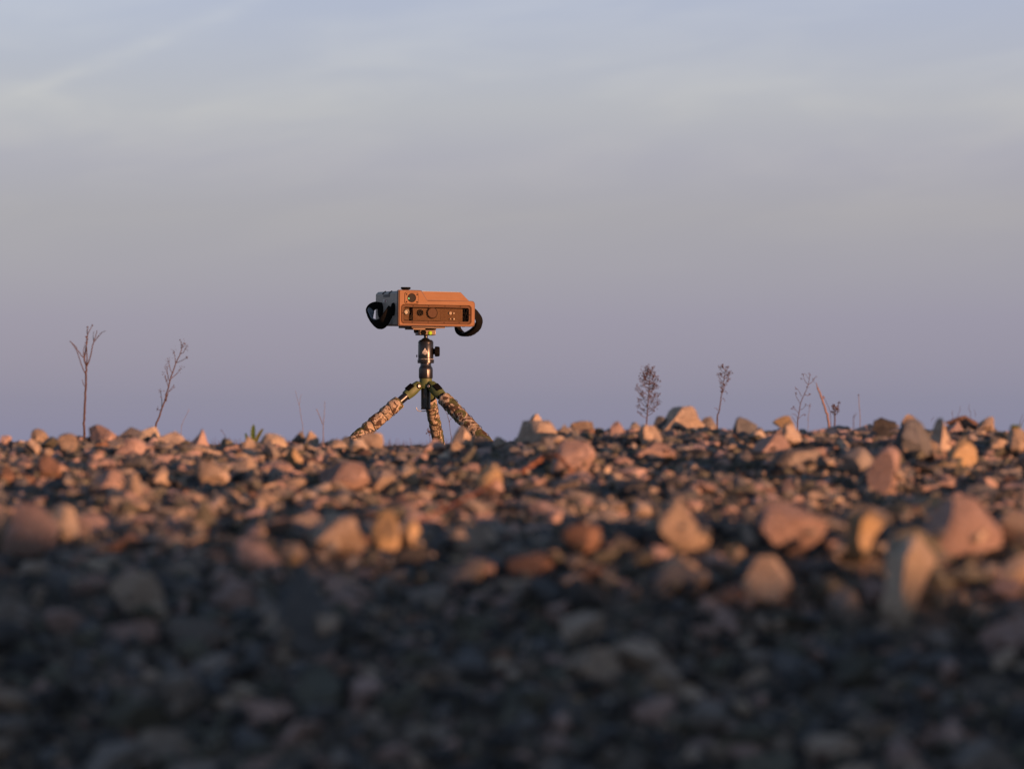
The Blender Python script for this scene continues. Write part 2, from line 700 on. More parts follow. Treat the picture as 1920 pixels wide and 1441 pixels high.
# ------------------------------------------------------------------ ground
PROF_D = np.array([-40, 0, 2.0, 2.6, 3.0, 3.3, 3.6, 3.9, 4.15, 4.5, 4.85, 5.5, 6.1, 6.5, 7.2, 8.0, 9.0, 20, 6000])
PROF_Z = np.array([-.66, -.66, -.66, -.535, -.385, -.272, -.190, -.132, -.122, -.112, -.088, -.042, -.006, -.014, -.080, -.11, -.12, -.13, -.13])
SH = np.array([S.x, S.y])
SH = SH / np.linalg.norm(SH)
SP = np.array([-SH[1], SH[0]])              # along the bank behind the camera


def sstep(a, b, x):
    t = np.clip((x - a) / (b - a), 0, 1)
    return t * t * (3 - 2 * t)


def ground_z(x, y):
    """Height of the bare ground."""
    x = np.asarray(x, float)
    y = np.asarray(y, float)
    z = np.interp(y, PROF_D, PROF_Z)
    z = (z + np.interp(y - 0.12, PROF_D, PROF_Z) + np.interp(y + 0.12, PROF_D, PROF_Z)) / 3
    px = x / np.maximum(y, 0.5) * FPX + 960
    crest = np.exp(-((y - 6.0) / 0.8) ** 2)
    z = z + crest * (0.027 * sstep(930, 1040, px) + 0.004 * sstep(1560, 1700, px) + 0.006 * (1 - sstep(300, 460, px)) - 0.002 * (sstep(620, 700, px) - sstep(880, 960, px)))
    z = z + (0.050 * np.exp(-((y - 3.70) / 0.24) ** 2) - 0.022 * np.exp(-((y - 4.35) / 0.26) ** 2)) * sstep(-0.08, 0.30, x) * (1 - sstep(0.9, 1.4, x))
    near = np.exp(-((y - 4.5) / 3.5) ** 2)
    z = z + near * (1 - 0.75 * crest) * (0.014 * np.sin(x * 7.1 + y * 2.3 + 1.0) * np.sin(y * 8.3 - x * 1.7) + 0.009 * np.sin(x * 15.0 - y * 4.1) * np.cos(y * 11.0 + x * 3.0))
    # unseen bank behind the camera, its top shaped to shade the near slope
    q = (x - 0.3) * SH[0] + (y - 3.7) * SH[1]
    s = (x - 0.3) * SP[0] + (y - 3.7) * SP[1]
    top = SHADE_BANK_TOP + SHADE_BANK_SLOPE * np.clip(s, -3, 3) + 0.025 * np.sin(s * 5.1) + 0.018 * np.sin(s * 11.3 + 1) - 0.105 * sstep(-0.30, -0.12, s) * (1 - 0.35 * sstep(0.05, 0.6, s)) - 0.125 * np.exp(-((s + 0.46) / 0.10) ** 2) - 0.055 * np.exp(-((s + 0.13) / 0.08) ** 2)
    hb = np.exp(-(np.abs(q - 9.5) / 1.5) ** 2.4) * sstep(-16, -11, s) * (1 - sstep(9, 13, s))
    z = np.where(q > 3, z * (1 - hb) + top * hb, z)
    far = sstep(40, 200, np.hypot(x, y))
    z = z * (1 - far) + far * (-0.13)
    return z + CAMZ


SHADE_BANK_TOP = 0.356
SHADE_BANK_SLOPE = -0.13             # SP points to the right of the picture and away


def spaced(a, b, step):
    return np.arange(a, b, step)


gx = np.unique(np.concatenate([spaced(-3, 3, 0.05), spaced(3, 20, 0.3), -spaced(3, 20, 0.3), 20 * 1.35 ** np.arange(20), -20 * 1.35 ** np.arange(20)]))
gy = np.unique(np.concatenate([spaced(1.5, 9, 0.05), spaced(-14, 1.5, 0.25), 9 * 1.3 ** np.arange(25), -14 * 1.35 ** np.arange(21)]))
GX, GY = np.meshgrid(gx, gy)
GZ = ground_z(GX, GY)
gv = np.stack([GX.ravel(), GY.ravel(), GZ.ravel()], 1)
ii = np.arange(len(gx) * len(gy)).reshape(len(gy), len(gx))
gf = np.stack([ii[:-1, :-1].ravel(), ii[:-1, 1:].ravel(), ii[1:, 1:].ravel(), ii[1:, :-1].ravel()], 1)
ground = np_obj('ground', gv, gf, [M['ground']])
tag(ground, kind='structure')


def ground_depth(px, py):
    """How far away the ground is at a pixel below the crest."""
    d = np.arange(2.4, 6.3, 0.01)
    x = (px - 960) / FPX * d
    z = ground_z(x, d) + 0.016
    yy = 835 - (z - CAMZ) / d * FPX
    k = np.argmax(yy <= py)
    return d[k] if yy[k] <= py else 6.1


# ------------------------------------------------------------------ stones
def ico(sub):
    bm = bmesh.new()
    bmesh.ops.create_icosphere(bm, subdivisions=sub, radius=1)
    v = np.array([x.co[:] for x in bm.verts])
    f = np.array([[q.index for q in x.verts] for x in bm.faces])
    bm.free()
    return v, f


ICO = {s: ico(s) for s in (1, 2, 3, 4)}


def rand_dirs(n):
    d = rng.normal(size=(n, 3))
    return d / np.linalg.norm(d, axis=1)[:, None]


def cut_spec():
    n = rng.integers(7, 13)
    return rand_dirs(n), rng.uniform(0.34, 0.80, n), rand_dirs(5), rng.uniform(1.5, 3.2, 5), rng.uniform(0, 6, 5)


def shape(spec, sub, rough=0.03):
    """A broken stone: a ball cut by planes, edges a little worn."""
    nd, nc, wd, wf, wp = spec
    v = ICO[sub][0].copy()
    for d, f, ph in zip(wd[:3], wf, wp):
        v *= (1 + 0.075 * np.sin(v @ d * f * 1.3 + ph * 2))[:, None]
    for _ in range(2):
        for n, c in zip(nd, nc):
            k = v @ n - c
            v -= np.where(k > 0, k * 0.985, 0)[:, None] * n
    for d, f, ph in zip(wd, wf, wp):
        v *= (1 + rough * 0.6 * np.sin(v @ d * f * 2 + ph))[:, None]
    if sub >= 3:
        d2 = rand_dirs(4)
        for d in d2:
            v *= (1 + rough * 0.22 * np.sin(v @ d * 9 + ph))[:, None]
    lo, hi = v.min(0), v.max(0)
    return (v - (lo + hi) / 2) / ((hi - lo) / 2)


SPECS = [cut_spec() for _ in range(36)]


def planes(*rows):
    n = np.array([r[:3] for r in rows], float)
    n /= np.linalg.norm(n, axis=1)[:, None]
    return n, np.array([r[3] for r in rows]), rand_dirs(5), rng.uniform(1.5, 3.2, 5), rng.uniform(0, 6, 5)


CUSTOM = {   # a few stones whose facets the photograph shows plainly
    'bright upright': 36, 'three sided': 37, 'highest of all': 38, 'triangle against': 39, 'tall tan wedge': 40}
SPECS += [
    planes((-0.88, -0.45, 0.12, 0.52), (0.50, -0.85, -0.02, 0.50), (-0.5, -0.2, 1, 0.66), (0.6, -0.5, 0.75, 0.72), (0.9, -0.2, -0.45, 0.50), (-0.6, -0.5, -0.6, 0.6), (-0.9, 0.3, -0.2, 0.55), (0, 1, 0, 0.5)),
    planes((0.1, -1, 0.15, 0.35), (0.85, -0.1, 0.62, 0.45), (-0.9, -0.1, 0.40, 0.50), (0, 1, 0.1, 0.4), (0, 0, -1, 0.6)),
    planes((0.15, -1, 0.25, 0.60), (0.80, -0.2, 0.60, 0.74), (-0.75, -0.3, 0.55, 0.66), (0.0, 0.2, 1, 0.72), (0.3, -0.6, 0.8, 0.72), (0, 1, 0.3, 0.55), (0.5, -0.8, -0.1, 0.6), (0, 0, -1, 0.5)),
    planes((0.45, -0.9, 0.15, 0.40), (0.80, 0.1, 0.58, 0.42), (-0.80, -0.3, 0.52, 0.42), (0, 1, 0.4, 0.5), (0, 0, -1, 0.45)),
    planes((-0.80, -0.55, 0.30, 0.32), (0.62, -0.78, 0.05, 0.38), (0.75, 0.3, 0.60, 0.62), (0, 1, 0.2, 0.5), (0, 0, -1, 0.6)),
]
LOD = {s: [shape(sp, s) for sp in SPECS] for s in (1, 2, 3)}
ICO0 = None
_bm = bmesh.new()
bmesh.ops.create_icosphere(_bm, subdivisions=1, radius=1)
_bm.free()
# coarse pebbles: 20-triangle bodies
t_ = (1 + 5 ** 0.5) / 2
P20 = np.array([(-1, t_, 0), (1, t_, 0), (-1, -t_, 0), (1, -t_, 0), (0, -1, t_), (0, 1, t_), (0, -1, -t_), (0, 1, -t_), (t_, 0, -1), (t_, 0, 1), (-t_, 0, -1), (-t_, 0, 1)]) / 1.9
F20 = np.array([(0, 11, 5), (0, 5, 1), (0, 1, 7), (0, 7, 10), (0, 10, 11), (1, 5, 9), (5, 11, 4), (11, 10, 2), (10, 7, 6), (7, 1, 8), (3, 9, 4), (3, 4, 2), (3, 2, 6), (3, 6, 8), (3, 8, 9), (4, 9, 5), (2, 4, 11), (6, 2, 10), (8, 6, 7), (9, 8, 1)])
PEB = [P20 * rng.uniform(0.78, 1.1, (12, 1)) for _ in range(24)]


def rot(a, b, c):
    ca, sa, cb, sb, cc, sc_ = math.cos(a), math.sin(a), math.cos(b), math.sin(b), math.cos(c), math.sin(c)
    rx = np.array([[1, 0, 0], [0, ca, -sa], [0, sa, ca]])
    ry = np.array([[cb, 0, sb], [0, 1, 0], [-sb, 0, cb]])
    rz = np.array([[cc, -sc_, 0], [sc_, cc, 0], [0, 0, 1]])
    return rz @ ry @ rx


SKY_X = [-400, 0, 50, 100, 150, 230, 310, 350, 400, 450, 480, 560, 620, 660, 720, 790, 850, 900, 960, 1000, 1100, 1200, 1300, 1400, 1450, 1550, 1640, 1700, 1860, 1890, 1920, 2400]
SKY_Y = [832, 831, 826, 822, 817, 812, 816, 828, 836, 834, 826, 826, 827, 832, 839, 838, 832, 828, 824, 806, 803, 805, 799, 803, 799, 795, 797, 793, 803, 815, 817, 810]

# stones one can pick out in the photograph: left, right, top, bottom pixel, colour, distance (None: where the ground is), words
HAND = [
    (0, 23, 816, 832, 'dusty pink', 6.0, None), (58, 92, 803, 828, 'tan', 6.1, None),
    (46, 76, 822, 847, 'tan', 5.6, None), (108, 146, 812, 848, 'tan', 5.6, None),
    (78, 112, 818, 840, 'olive grey', 5.9, None),
    (162, 217, 796, 826, 'dusty pink', 6.1, 'broad dusty pink stone with a small peak behind the tall bare stalk'),
    (219, 277, 800, 828, 'warm grey', 6.1, 'brown grey slab leaning against the bright yellow cream stone on the crest'),
    (258, 302, 800, 826, 'cream', 6.18, 'bright yellow cream stone at the foot of the leaning seed stalk'),
    (216, 276, 820, 848, 'dusty pink', 5.7, None), (288, 348, 808, 833, 'tan', 6.05, None),
    (356, 396, 803, 836, 'dusty pink', 6.05, 'pink pointed stone, a triangle against the sky'),
    (410, 440, 821, 840, 'olive grey', 6.05, 'low olive grey stone on the crest beside the green sprout'),
    (452, 484, 817, 846, 'tan', 5.9, None), (488, 538, 812, 840, 'cream', 6.0, 'smooth rounded cream stone on the crest beside the green sprout'),
    (494, 526, 824, 850, 'warm grey', 5.7, None),
    (546, 577, 807, 832, 'warm grey', 6.15, None), (573, 599, 808, 830, 'tan', 6.1, None),
    (612, 652, 823, 843, 'tan', 5.95, None), (535, 568, 838, 872, 'ochre yellow', 5.3, 'deep yellow ochre stone below the thin grass stems'),
    (655, 694, 822, 845, 'cream', 5.8, None), (636, 668, 818, 842, 'blue grey', 6.02, None),
    (672, 721, 810, 842, 'tan', 6.0, 'bright tan wedge stone hiding the foot of the left tripod leg'),
    (792, 836, 822, 846, 'dusty pink', 5.7, None), (846, 892, 797, 838, 'tan', 6.05, 'peaked tan stone in front of the right tripod leg'),
    (842, 872, 825, 848, 'tan', 5.6, None), (864, 899, 834, 874, 'olive grey', 5.4, 'rounded olive grey stone standing below the right tripod leg'),
    (886, 924, 818, 842, 'blue grey', 5.9, None), (922, 954, 819, 840, 'tan', 6.0, None),
    (989, 1026, 775, 808, 'tan', 6.15, 'small tan block perched on top of a larger tan block'),
    (968, 1046, 788, 832, 'tan', 5.95, 'large cracked tan block carrying a smaller block, beside the tripod'),
    (1044, 1072, 794, 822, 'warm grey', 6.0, None), (1068, 1114, 789, 806, 'tan', 6.1, None),
    (1138, 1178, 789, 826, 'dusty pink', 6.0, None), (1178, 1202, 791, 808, 'warm grey', 6.1, None),
    (1196, 1242, 796, 826, 'tan', 5.8, None), (1224, 1252, 780, 804, 'blue grey', 6.1, None),
    (1243, 1320, 761, 804, 'tan', 6.1, 'largest peaked tan stone on the crest, highest of all the stones'),
    (1314, 1345, 781, 803, 'warm grey', 6.15, None), (1373, 1422, 781, 820, 'blue grey', 5.95, None),
    (1448, 1491, 779, 806, 'ochre yellow', 6.1, 'domed ochre stone on the crest beside the sparse forked weed'),
    (1462, 1502, 795, 828, 'tan', 5.8, None), (1036, 1118, 826, 884, 'dusty pink', 5.1, 'big dusty pink boulder behind the arched dead root'),
    (1190, 1268, 829, 852, 'dusty pink', 5.4, None), (1400, 1440, 806, 822, 'cream', 5.9, None),
    (1412, 1480, 812, 850, 'dusty pink', 5.5, None),
    (1636, 1682, 782, 804, 'charcoal', 6.1, None), (1688, 1722, 776, 800, 'tan', 6.15, None),
    (1676, 1752, 784, 850, 'blue grey', 5.6, 'big dark blue grey boulder on the crest at the right'),
    (1742, 1782, 783, 838, 'tan', 5.65, 'tall tan wedge standing against the dark blue grey boulder'),
    (1774, 1808, 789, 818, 'dusty pink', 5.9, None), (1768, 1838, 779, 800, 'rust brown', 6.12, None),
    (1832, 1866, 781, 808, 'tan', 6.05, None),
    (1774, 1830, 822, 866, 'ochre yellow', 5.2, 'bright ochre yellow stone in the sunlit band at the right'),
    (1888, 1926, 799, 842, 'tan', 5.8, 'tan stone with a tuft of green moss on top'),
    (1626, 1692, 836, 910, 'dusty pink', 4.75, 'upright salmon pink stone in the sunlit band at the right'),
    (1575, 1640, 838, 880, 'warm grey', 5.0, None), (1447, 1550, 840, 872, 'warm grey', 4.95, None),
    (1232, 1330, 928, 1016, 'tan', 3.78, 'blurred tan block with a flat lit end on the near hump'),
    (1414, 1556, 938, 1022, 'dusty pink', 3.74, 'wide blurred pinkish boulder in the middle of the near hump'),
    (1583, 1664, 956, 1034, 'ochre yellow', 3.62, 'blurred orange stone on the near hump left of the bright upright one'),
    (1724, 1872, 930, 1018, 'dusty pink', 3.80, 'largest blurred pink boulder on the near hump at the right'),
    (1652, 1762, 1002, 1150, 'cream', 3.42, 'bright upright sunlit stone standing out of the shaded slope'),
    (1870, 1990, 955, 1020, 'tan', 3.75, None),
    (14, 112, 942, 1024, 'dusty pink', 4.05, 'large blurred pink stone at the left end of the lit rows'),
    (98, 148, 944, 1000, 'cream', 4.1, None), (-30, 24, 952, 1020, 'tan', 4.0, None),
    (588, 684, 966, 1020, 'tan', 3.95, None), (694, 748, 957, 1018, 'ochre yellow', 3.95, None), (748, 798, 972, 1020, 'ochre yellow', 3.92, None),
    (598, 692, 864, 908, 'dusty pink', 4.9, 'large dusty pink stone in the sunlit band below the left tripod leg'),
    (700, 746, 879, 910, 'tan', 4.7, None), (748, 786, 872, 900, 'cream', 4.8, None),
    (893, 942, 868, 912, 'ochre yellow', 4.75, 'round yellow ochre stone in the sunlit band below the right tripod leg'),
    (164, 236, 879, 914, 'dusty pink', 4.75, None), (230, 266, 884, 930, 'tan', 4.6, None), (284, 328, 872, 902, 'tan', 4.85, None),
    (362, 430, 862, 905, 'tan', 4.9, None), (436, 478, 855, 890, 'tan', 5.05, None),
    (68, 116, 852, 886, 'rust brown', 5.0, None), (2, 28, 872, 898, 'rust brown', 4.8, None),
    (232, 278, 850, 884, 'blue grey', 5.1, None), (360, 400, 938, 985, 'olive grey', 4.2, None),
    (200, 306, 1072, 1150, 'tan', 3.5, 'flat pale tan stone alone in the shaded slope at the left'),
    (505, 636, 1050, 1190, 'blue grey', 3.42, 'large three sided grey slab in the middle of the shaded slope'),
    (1390, 1480, 1040, 1110, 'tan', 3.48, None), (1050, 1130, 980, 1030, 'rust brown', 3.75, None),
]

stones = []     # dicts: c centre, A 3x3, lod proto, kind, size, hand


def add_hand(h):
    x0, x1, y0, y1, kind, d, words = h
    if d < 5.85:
        d = float(ground_depth((x0 + x1) / 2, y1))
    px, mm = (x0 + x1) / 2, d / FPX
    hx = (x1 - x0) / 2 * mm
    hz = (y1 - y0) / 2 * mm * 1.28
    hy = hx * rng.uniform(0.75, 1.0)
    top = P(px, y0, d)
    bot = min(top[2] - 2 * hz, float(ground_z(top[0], top[1])) + 0.004)
    hz = min((top[2] - bot) / 2, hz * 1.1)
    c = top - np.array([0, 0, hz * 0.985])
    spec = int(rng.integers(0, 36))
    spin = rot(*rng.uniform(-0.5, 0.5, 2), rng.uniform(0, 6.28))
    for key in CUSTOM:
        if words and key in words:
            spec, spin = CUSTOM[key], rot(0.08, 0.10, 0.05)
    stones.append(dict(c=c, A=np.diag([hx, hy, hz]), kind=KIND_IX[kind], r=max(hx, hy), hand=True, words=words,
                       spin=spin, spec=spec, px=(x0, x1, y0, y1, d)))


for h in HAND:
    add_hand(h)

HRES = 0.006
HX0, HX1, HY0, HY1 = -3.0, 3.0, 2.0, 8.2
HM = np.zeros((int((HY1 - HY0) / HRES) + 1, int((HX1 - HX0) / HRES) + 1), np.float32)


def hm_win(x, y, r):
    i0, i1 = int((y - r - HY0) / HRES), int((y + r - HY0) / HRES) + 1
    j0, j1 = int((x - r - HX0) / HRES), int((x + r - HX0) / HRES) + 1
    return max(i0, 0), max(i1, 1), max(j0, 0), max(j1, 1)


def hm_raise(x, y, rx, top):
    i0, i1, j0, j1 = hm_win(x, y, rx)
    w = HM[i0:i1, j0:j1]
    if not w.size:
        return
    yy = (np.arange(i0, i0 + w.shape[0]) * HRES + HY0 - y)[:, None]
    xx = (np.arange(j0, j0 + w.shape[1]) * HRES + HX0 - x)[None]
    q = 1 - (xx * xx + yy * yy) / (rx * rx)
    np.maximum(w, np.where(q > 0, top * np.sqrt(np.maximum(q, 0)), 0), out=w)


class Grid:
    def __init__(self, cell):
        self.c, self.d = cell, {}

    def near(self, x, y, r, k):
        a, b = int(x // self.c), int(y // self.c)
        for i in range(a - 1, a + 2):
            for j in range(b - 1, b + 2):
                for (u, v, s) in self.d.get((i, j), ()):
                    if (u - x) ** 2 + (v - y) ** 2 < (k * (r + s)) ** 2:
                        return True
        return False

    def add(self, x, y, r):
        self.d.setdefault((int(x // self.c), int(y // self.c)), []).append((x, y, r))


GRID = Grid(0.12)
for s_ in stones:
    GRID.add(s_['c'][0], s_['c'][1], s_['r'] * 0.9)
    g0 = float(ground_z(s_['c'][0], s_['c'][1]))
    hm_raise(s_['c'][0], s_['c'][1], s_['r'], max(s_['c'][2] + s_['A'][2, 2] - g0, 0.005))


def big_share(d):
    return float(np.clip((d - 0.020) / 0.028, 0, 1))


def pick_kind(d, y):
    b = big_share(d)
    w = float(np.clip((3.85 - y) / 0.35, 0, 1)) * 0.45  # near stones drawn from a darker mix, imitating foreground shade
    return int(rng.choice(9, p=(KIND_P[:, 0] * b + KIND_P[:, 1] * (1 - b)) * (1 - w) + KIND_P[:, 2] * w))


def half_w(d):
    return 0.18 * d + 0.09


HB = np.array([s_['px'] for s_ in stones])


def scatter(n, dlo, dhi, rej, embed, zone, weight=None):
    """zone: 'main' (what the photograph sees) or 'side' (what a step aside would show)."""
    made = 0
    tries = 0
    while made < n and tries < n * 9:
        tries += 1
        if zone == 'main':
            y = 2.75 + 4.0 * rng.random() ** 0.85
            x = rng.uniform(-1, 1) * half_w(6.75)
            if abs(x) > half_w(y):
                continue
        elif zone == 'near':
            y = rng.uniform(2.8, 3.75)
            x = rng.uniform(-1, 1) * half_w(y)
        else:
            y = rng.uniform(2.2, 7.8)
            x = rng.uniform(-2.1, 2.1)
            if abs(x) < half_w(y) and 2.75 < y < 6.75:
                continue
        d = dlo * (dhi / dlo) ** (rng.random() ** 1.25)
        r = d / 2
        if rej and GRID.near(x, y, r, rej):
            continue
        el = rng.uniform(0.55, 0.95)
        fl = rng.uniform(0.36, 0.68)
        ax = np.array([r, r * el, r * fl])
        a = rot(rng.normal(0, 0.26), rng.normal(0, 0.26), rng.uniform(0, 6.28))
        A = a * ax[None]
        hz = math.sqrt((A[2] ** 2).sum()) * 0.9
        i0, i1, j0, j1 = hm_win(x, y, r * 0.6)
        w = HM[i0:i1, j0:j1]
        hm = float(w.mean()) if w.size else 0.0
        g0 = float(ground_z(x, y))
        zc = g0 + hm * 0.75 + hz * rng.uniform(*embed)
        px, py, t = proj((x, y, zc + hz))
        wpx = r / t * FPX
        cover = (HB[:, 0] < px + wpx * 0.7) & (HB[:, 1] > px - wpx * 0.7) & (HB[:, 4] > t - 0.02) & (py < HB[:, 3] - 0.46 * (HB[:, 3] - HB[:, 2])) & (py > HB[:, 2] - 2 * wpx)
        if cover.any():
            continue
        if y > 4.6:
            lim = np.interp(px, SKY_X, SKY_Y)
            if py < lim + 1:
                zc -= (lim + 1 - py) * t / FPX
        hm_raise(x, y, r * (0.5 + el / 2), max(zc + hz - g0, 0.002))
        if rej:
            GRID.add(x, y, r)
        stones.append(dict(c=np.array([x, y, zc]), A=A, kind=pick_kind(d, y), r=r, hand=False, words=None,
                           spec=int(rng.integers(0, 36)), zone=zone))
        made += 1


scatter(300, 0.038, 0.086, 0.60, (0.10, 0.5), 'near')
scatter(900, 0.034, 0.070, 0.62, (0.10, 0.55), 'main')
scatter(5200, 0.022, 0.044, 0.46, (0.15, 0.75), 'main')
scatter(13000, 0.010, 0.022, 0, (0.10, 0.80), 'main')
scatter(700, 0.036, 0.076, 0.66, (0.10, 0.55), 'side')
scatter(5200, 0.020, 0.042, 0.50, (0.15, 0.75), 'side')
scatter(8000, 0.010, 0.022, 0, (0.10, 0.80), 'side')

# which stones the photograph shows largest: paint them far to near into a small picture
W4, H4 = 640, 480
ids = np.full((H4, W4), -1, np.int32)
SC4 = W4 / 1920
for k, s_ in enumerate(stones):
    if s_['hand']:
        v = LOD[1][s_['spec']] @ s_['spin'].T
        lo, hi = v.min(0), v.max(0)
        v = (v - (lo + hi) / 2) / ((hi - lo) / 2) @ s_['A'].T + s_['c']
    else:
        v = LOD[1][s_['spec']] @ s_['A'].T + s_['c']
    q = v - CE
    t = q @ CF
    u, w = 960 + FPX * (q @ CR) / t, 720.5 - FPX * (q @ CU) / t
    s_['t'] = float(t.mean())
    s_['box'] = (u.min(), w.min(), u.max(), w.max())
order = sorted(range(len(stones)), key=lambda k: -stones[k]['t'])
for k in order:
    x0, y0, x1, y1 = (b * SC4 for b in stones[k]['box'])
    i0, i1, j0, j1 = int(max(y0, 0)), int(min(y1 + 1, H4)), int(max(x0, 0)), int(min(x1 + 1, W4))
    if i1 <= i0 or j1 <= j0:
        continue
    yy = (np.arange(i0, i1) + 0.5 - (y0 + y1) / 2)[:, None] / max((y1 - y0) / 2, 0.5)
    xx = (np.arange(j0, j1) + 0.5 - (x0 + x1) / 2)[None] / max((x1 - x0) / 2, 0.5)
    ids[i0:i1, j0:j1][(xx * xx + yy * yy) < 1] = k
shown = np.bincount(ids[ids >= 0], minlength=len(stones))
cy, cx = np.mgrid[0:H4, 0:W4]
score = shown.astype(float)
pick = [k for k in range(len(stones)) if stones[k]['hand'] and shown[k] > 3]
rest = sorted((k for k in range(len(stones)) if not stones[k]['hand']), key=lambda k: -score[k])
pick += rest[:300 - len(pick)]
pick_set = set(pick)
hidden_hand = [k for k in range(len(stones)) if stones[k]['hand'] and k not in pick_set]

# everything past those 300, joined
vv, ff, mi = [], [], []
nv = 0
for k, s_ in enumerate(stones):
    if k in pick_set or s_['hand']:
        continue
    big = s_['r'] > 0.020
    if s_['zone'] == 'side':
        sub = 2 if big else 1
    else:
        sub = 3 if (s_['r'] > 0.024 and shown[k] > 8) else (2 if s_['r'] > 0.0085 else 1)
    v = LOD[sub][s_['spec']] @ s_['A'].T + s_['c']
    f = ICO[sub][1]
    vv.append(v)
    ff.append(f + nv)
    mi.append(np.full(len(f), s_['kind']))
    nv += len(v)
# grit between the stones
for _ in range(30000):
    y = 2.8 + 3.9 * rng.random()
    x = rng.uniform(-1, 1) * half_w(y)
    r = 0.003 * 2.2 ** rng.random()
    i, j = int((y - HY0) / HRES), int((x - HX0) / HRES)
    hm = float(HM[i, j])
    if hm > 0.022:
        continue
    z = float(ground_z(x, y)) + max(hm * 0.6, 0) + r * 0.4
    v = PEB[int(rng.integers(0, 24))] * np.array([r, r * 0.8, r * 0.65]) @ rot(rng.uniform(0, 3), rng.uniform(0, 3), rng.uniform(0, 6)).T + (x, y, z)
    vv.append(v)
    ff.append(F20 + nv)
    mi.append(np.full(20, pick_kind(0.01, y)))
    nv += 12
gravel = np_obj('gravel', np.concatenate(vv), np.concatenate(ff), STONE_MATS, np.concatenate(mi), sharp=24)
tag(gravel, 'loose mixed gravel of small broken stones covering the bank', 'gravel', kind='stuff')

# ---- the 300 stones as objects, each with words that single it out
MARKS = [(0, 215, 'below the tall bare stalk'), (215, 400, 'below the leaning seed stalk'), (400, 520, 'below the green sprout'),
         (520, 640, 'below the thin grass stems'), (640, 755, 'below the left tripod leg'), (755, 860, 'below the tripod column'),
         (860, 960, 'below the right tripod leg'), (960, 1120, 'right of the tripod'), (1120, 1290, 'below the bushy weed'),
         (1290, 1440, 'below the slim weed'), (1440, 1600, 'below the broken reed'), (1600, 1760, 'right of the broken reed'),
         (1760, 1921, 'at the right edge')]


def hmark(x):
    for a, b, wds in MARKS:
        if x < b:
            return wds
    return MARKS[-1][2]


def zone_of(x, y, top):
    if top < np.interp(x, SKY_X, SKY_Y) + 4:
        return 'on the crest'
    for lim, wds in ((865, 'just under the crest'), (930, 'in the sunlit band'), (1020, 'where the shade begins'), (1120, 'high on the shaded slope'),
                     (1240, 'halfway down the shaded slope'), (1350, 'low on the shaded slope')):
        if y < lim:
            return wds
    return 'along the bottom'


def size_word(n):
    return 'big ' if n > 330 else ('small ' if n < 110 else '')


def shape_word(s_):
    x0, y0, x1, y1 = s_['box']
    q = (x1 - x0) / max(y1 - y0, 1)
    return 'flat ' if q > 1.75 else ('upright ' if q < 1.0 else '')


groups = {}
for k in pick:
    s_ = stones[k]
    if shown[k]:
        m = ids == k
        s_['vx'], s_['vy'] = cx[m].mean() / SC4, cy[m].mean() / SC4
    else:
        s_['vx'], s_['vy'] = (s_['box'][0] + s_['box'][2]) / 2, (s_['box'][1] + s_['box'][3]) / 2
    if s_['words']:
        s_['label'] = s_['words']
        continue
    base = size_word(shown[k]) + shape_word(s_) + STONE_KINDS[s_['kind']][0] + ' stone ' + zone_of(s_['vx'], s_['vy'], s_['box'][1]) + ' ' + hmark(s_['vx'])
    groups.setdefault(base, []).append(k)
ORD = ['leftmost', 'second from left', 'third from left', 'fourth from left', 'fifth from left', 'sixth from left', 'seventh from left']
for base, ks in groups.items():
    if len(ks) == 1:
        stones[ks[0]]['label'] = base
        continue
    ks.sort(key=lambda k: stones[k]['vx'])
    for i, k in enumerate(ks):
        w = 'the left one' if len(ks) == 2 and i == 0 else ('the right one' if i == len(ks) - 1 and len(ks) == 2 else ('rightmost' if i == len(ks) - 1 else ORD[i]))
        lab = base + ', ' + w
        if len(lab.split()) > 16:
            lab = lab.replace('just under the', 'under the').replace('halfway down the shaded slope', 'halfway down the slope').replace('high on the shaded slope', 'high on the slope').replace('low on the shaded slope', 'low on the slope')
        if len(lab.split()) > 16:
            lab = lab.replace(' from left', '')
        stones[k]['label'] = lab

proto_me = {}
for k in pick + hidden_hand:
    s_ = stones[k]
    if s_['hand']:
        v = shape(SPECS[s_['spec']], 3, 0.09 if s_['spec'] >= 36 else 0.045) @ s_['spin'].T
        lo, hi = v.min(0), v.max(0)
        v = (v - (lo + hi) / 2) / ((hi - lo) / 2)
        v[:, :2] *= (1 - 0.16 * v[:, 2:3])       # stones lie on their broad side
        v = v @ s_['A'].T
        o = np_obj('stone', v, ICO[3][1], [STONE_MATS[s_['kind']]], loc=s_['c'], sharp=22)
    else:
        key = (s_['spec'], s_['kind'])
        if key not in proto_me:
            o = np_obj('stone', LOD[3][s_['spec']], ICO[3][1], [STONE_MATS[s_['kind']]], sharp=22)
            proto_me[key] = o.data
        else:
            o = bpy.data.objects.new('stone', proto_me[key])
            COL.objects.link(o)
        m4 = np.eye(4)
        m4[:3, :3] = s_['A']
        m4[:3, 3] = s_['c']
        o.matrix_world = Matrix(m4.tolist())
    if 'label' not in s_:
        s_['label'] = 'stone mostly buried among its neighbours on the crest'
    tag(o, s_['label'], 'stone', 'broken stones lying on the gravel bank')
    s_['obj'] = o
    WL[o.name] = Vector(s_['c'])

# moss on top of the tan stone at the right edge: a part of that stone
for s_ in stones:
    if s_.get('words') and 'moss' in s_['words']:
        bm = bmesh.new()
        for i in range(40):
            a, rr = random.uniform(0, 6.28), random.random() ** 0.5
            p = Vector(s_['c']) + Vector((math.cos(a) * rr * 0.010 - 0.004, math.sin(a) * rr * 0.010 - 0.006, s_['A'][2, 2] * 0.93 + random.uniform(0, 0.003)))
            bmesh.ops.create_icosphere(bm, subdivisions=1, radius=random.uniform(0.0014, 0.003), matrix=Matrix.Translation(p))
        mo = bm_obj('moss', bm, M['moss'], s_['obj'])
        mo['kind'] = 'stuff'

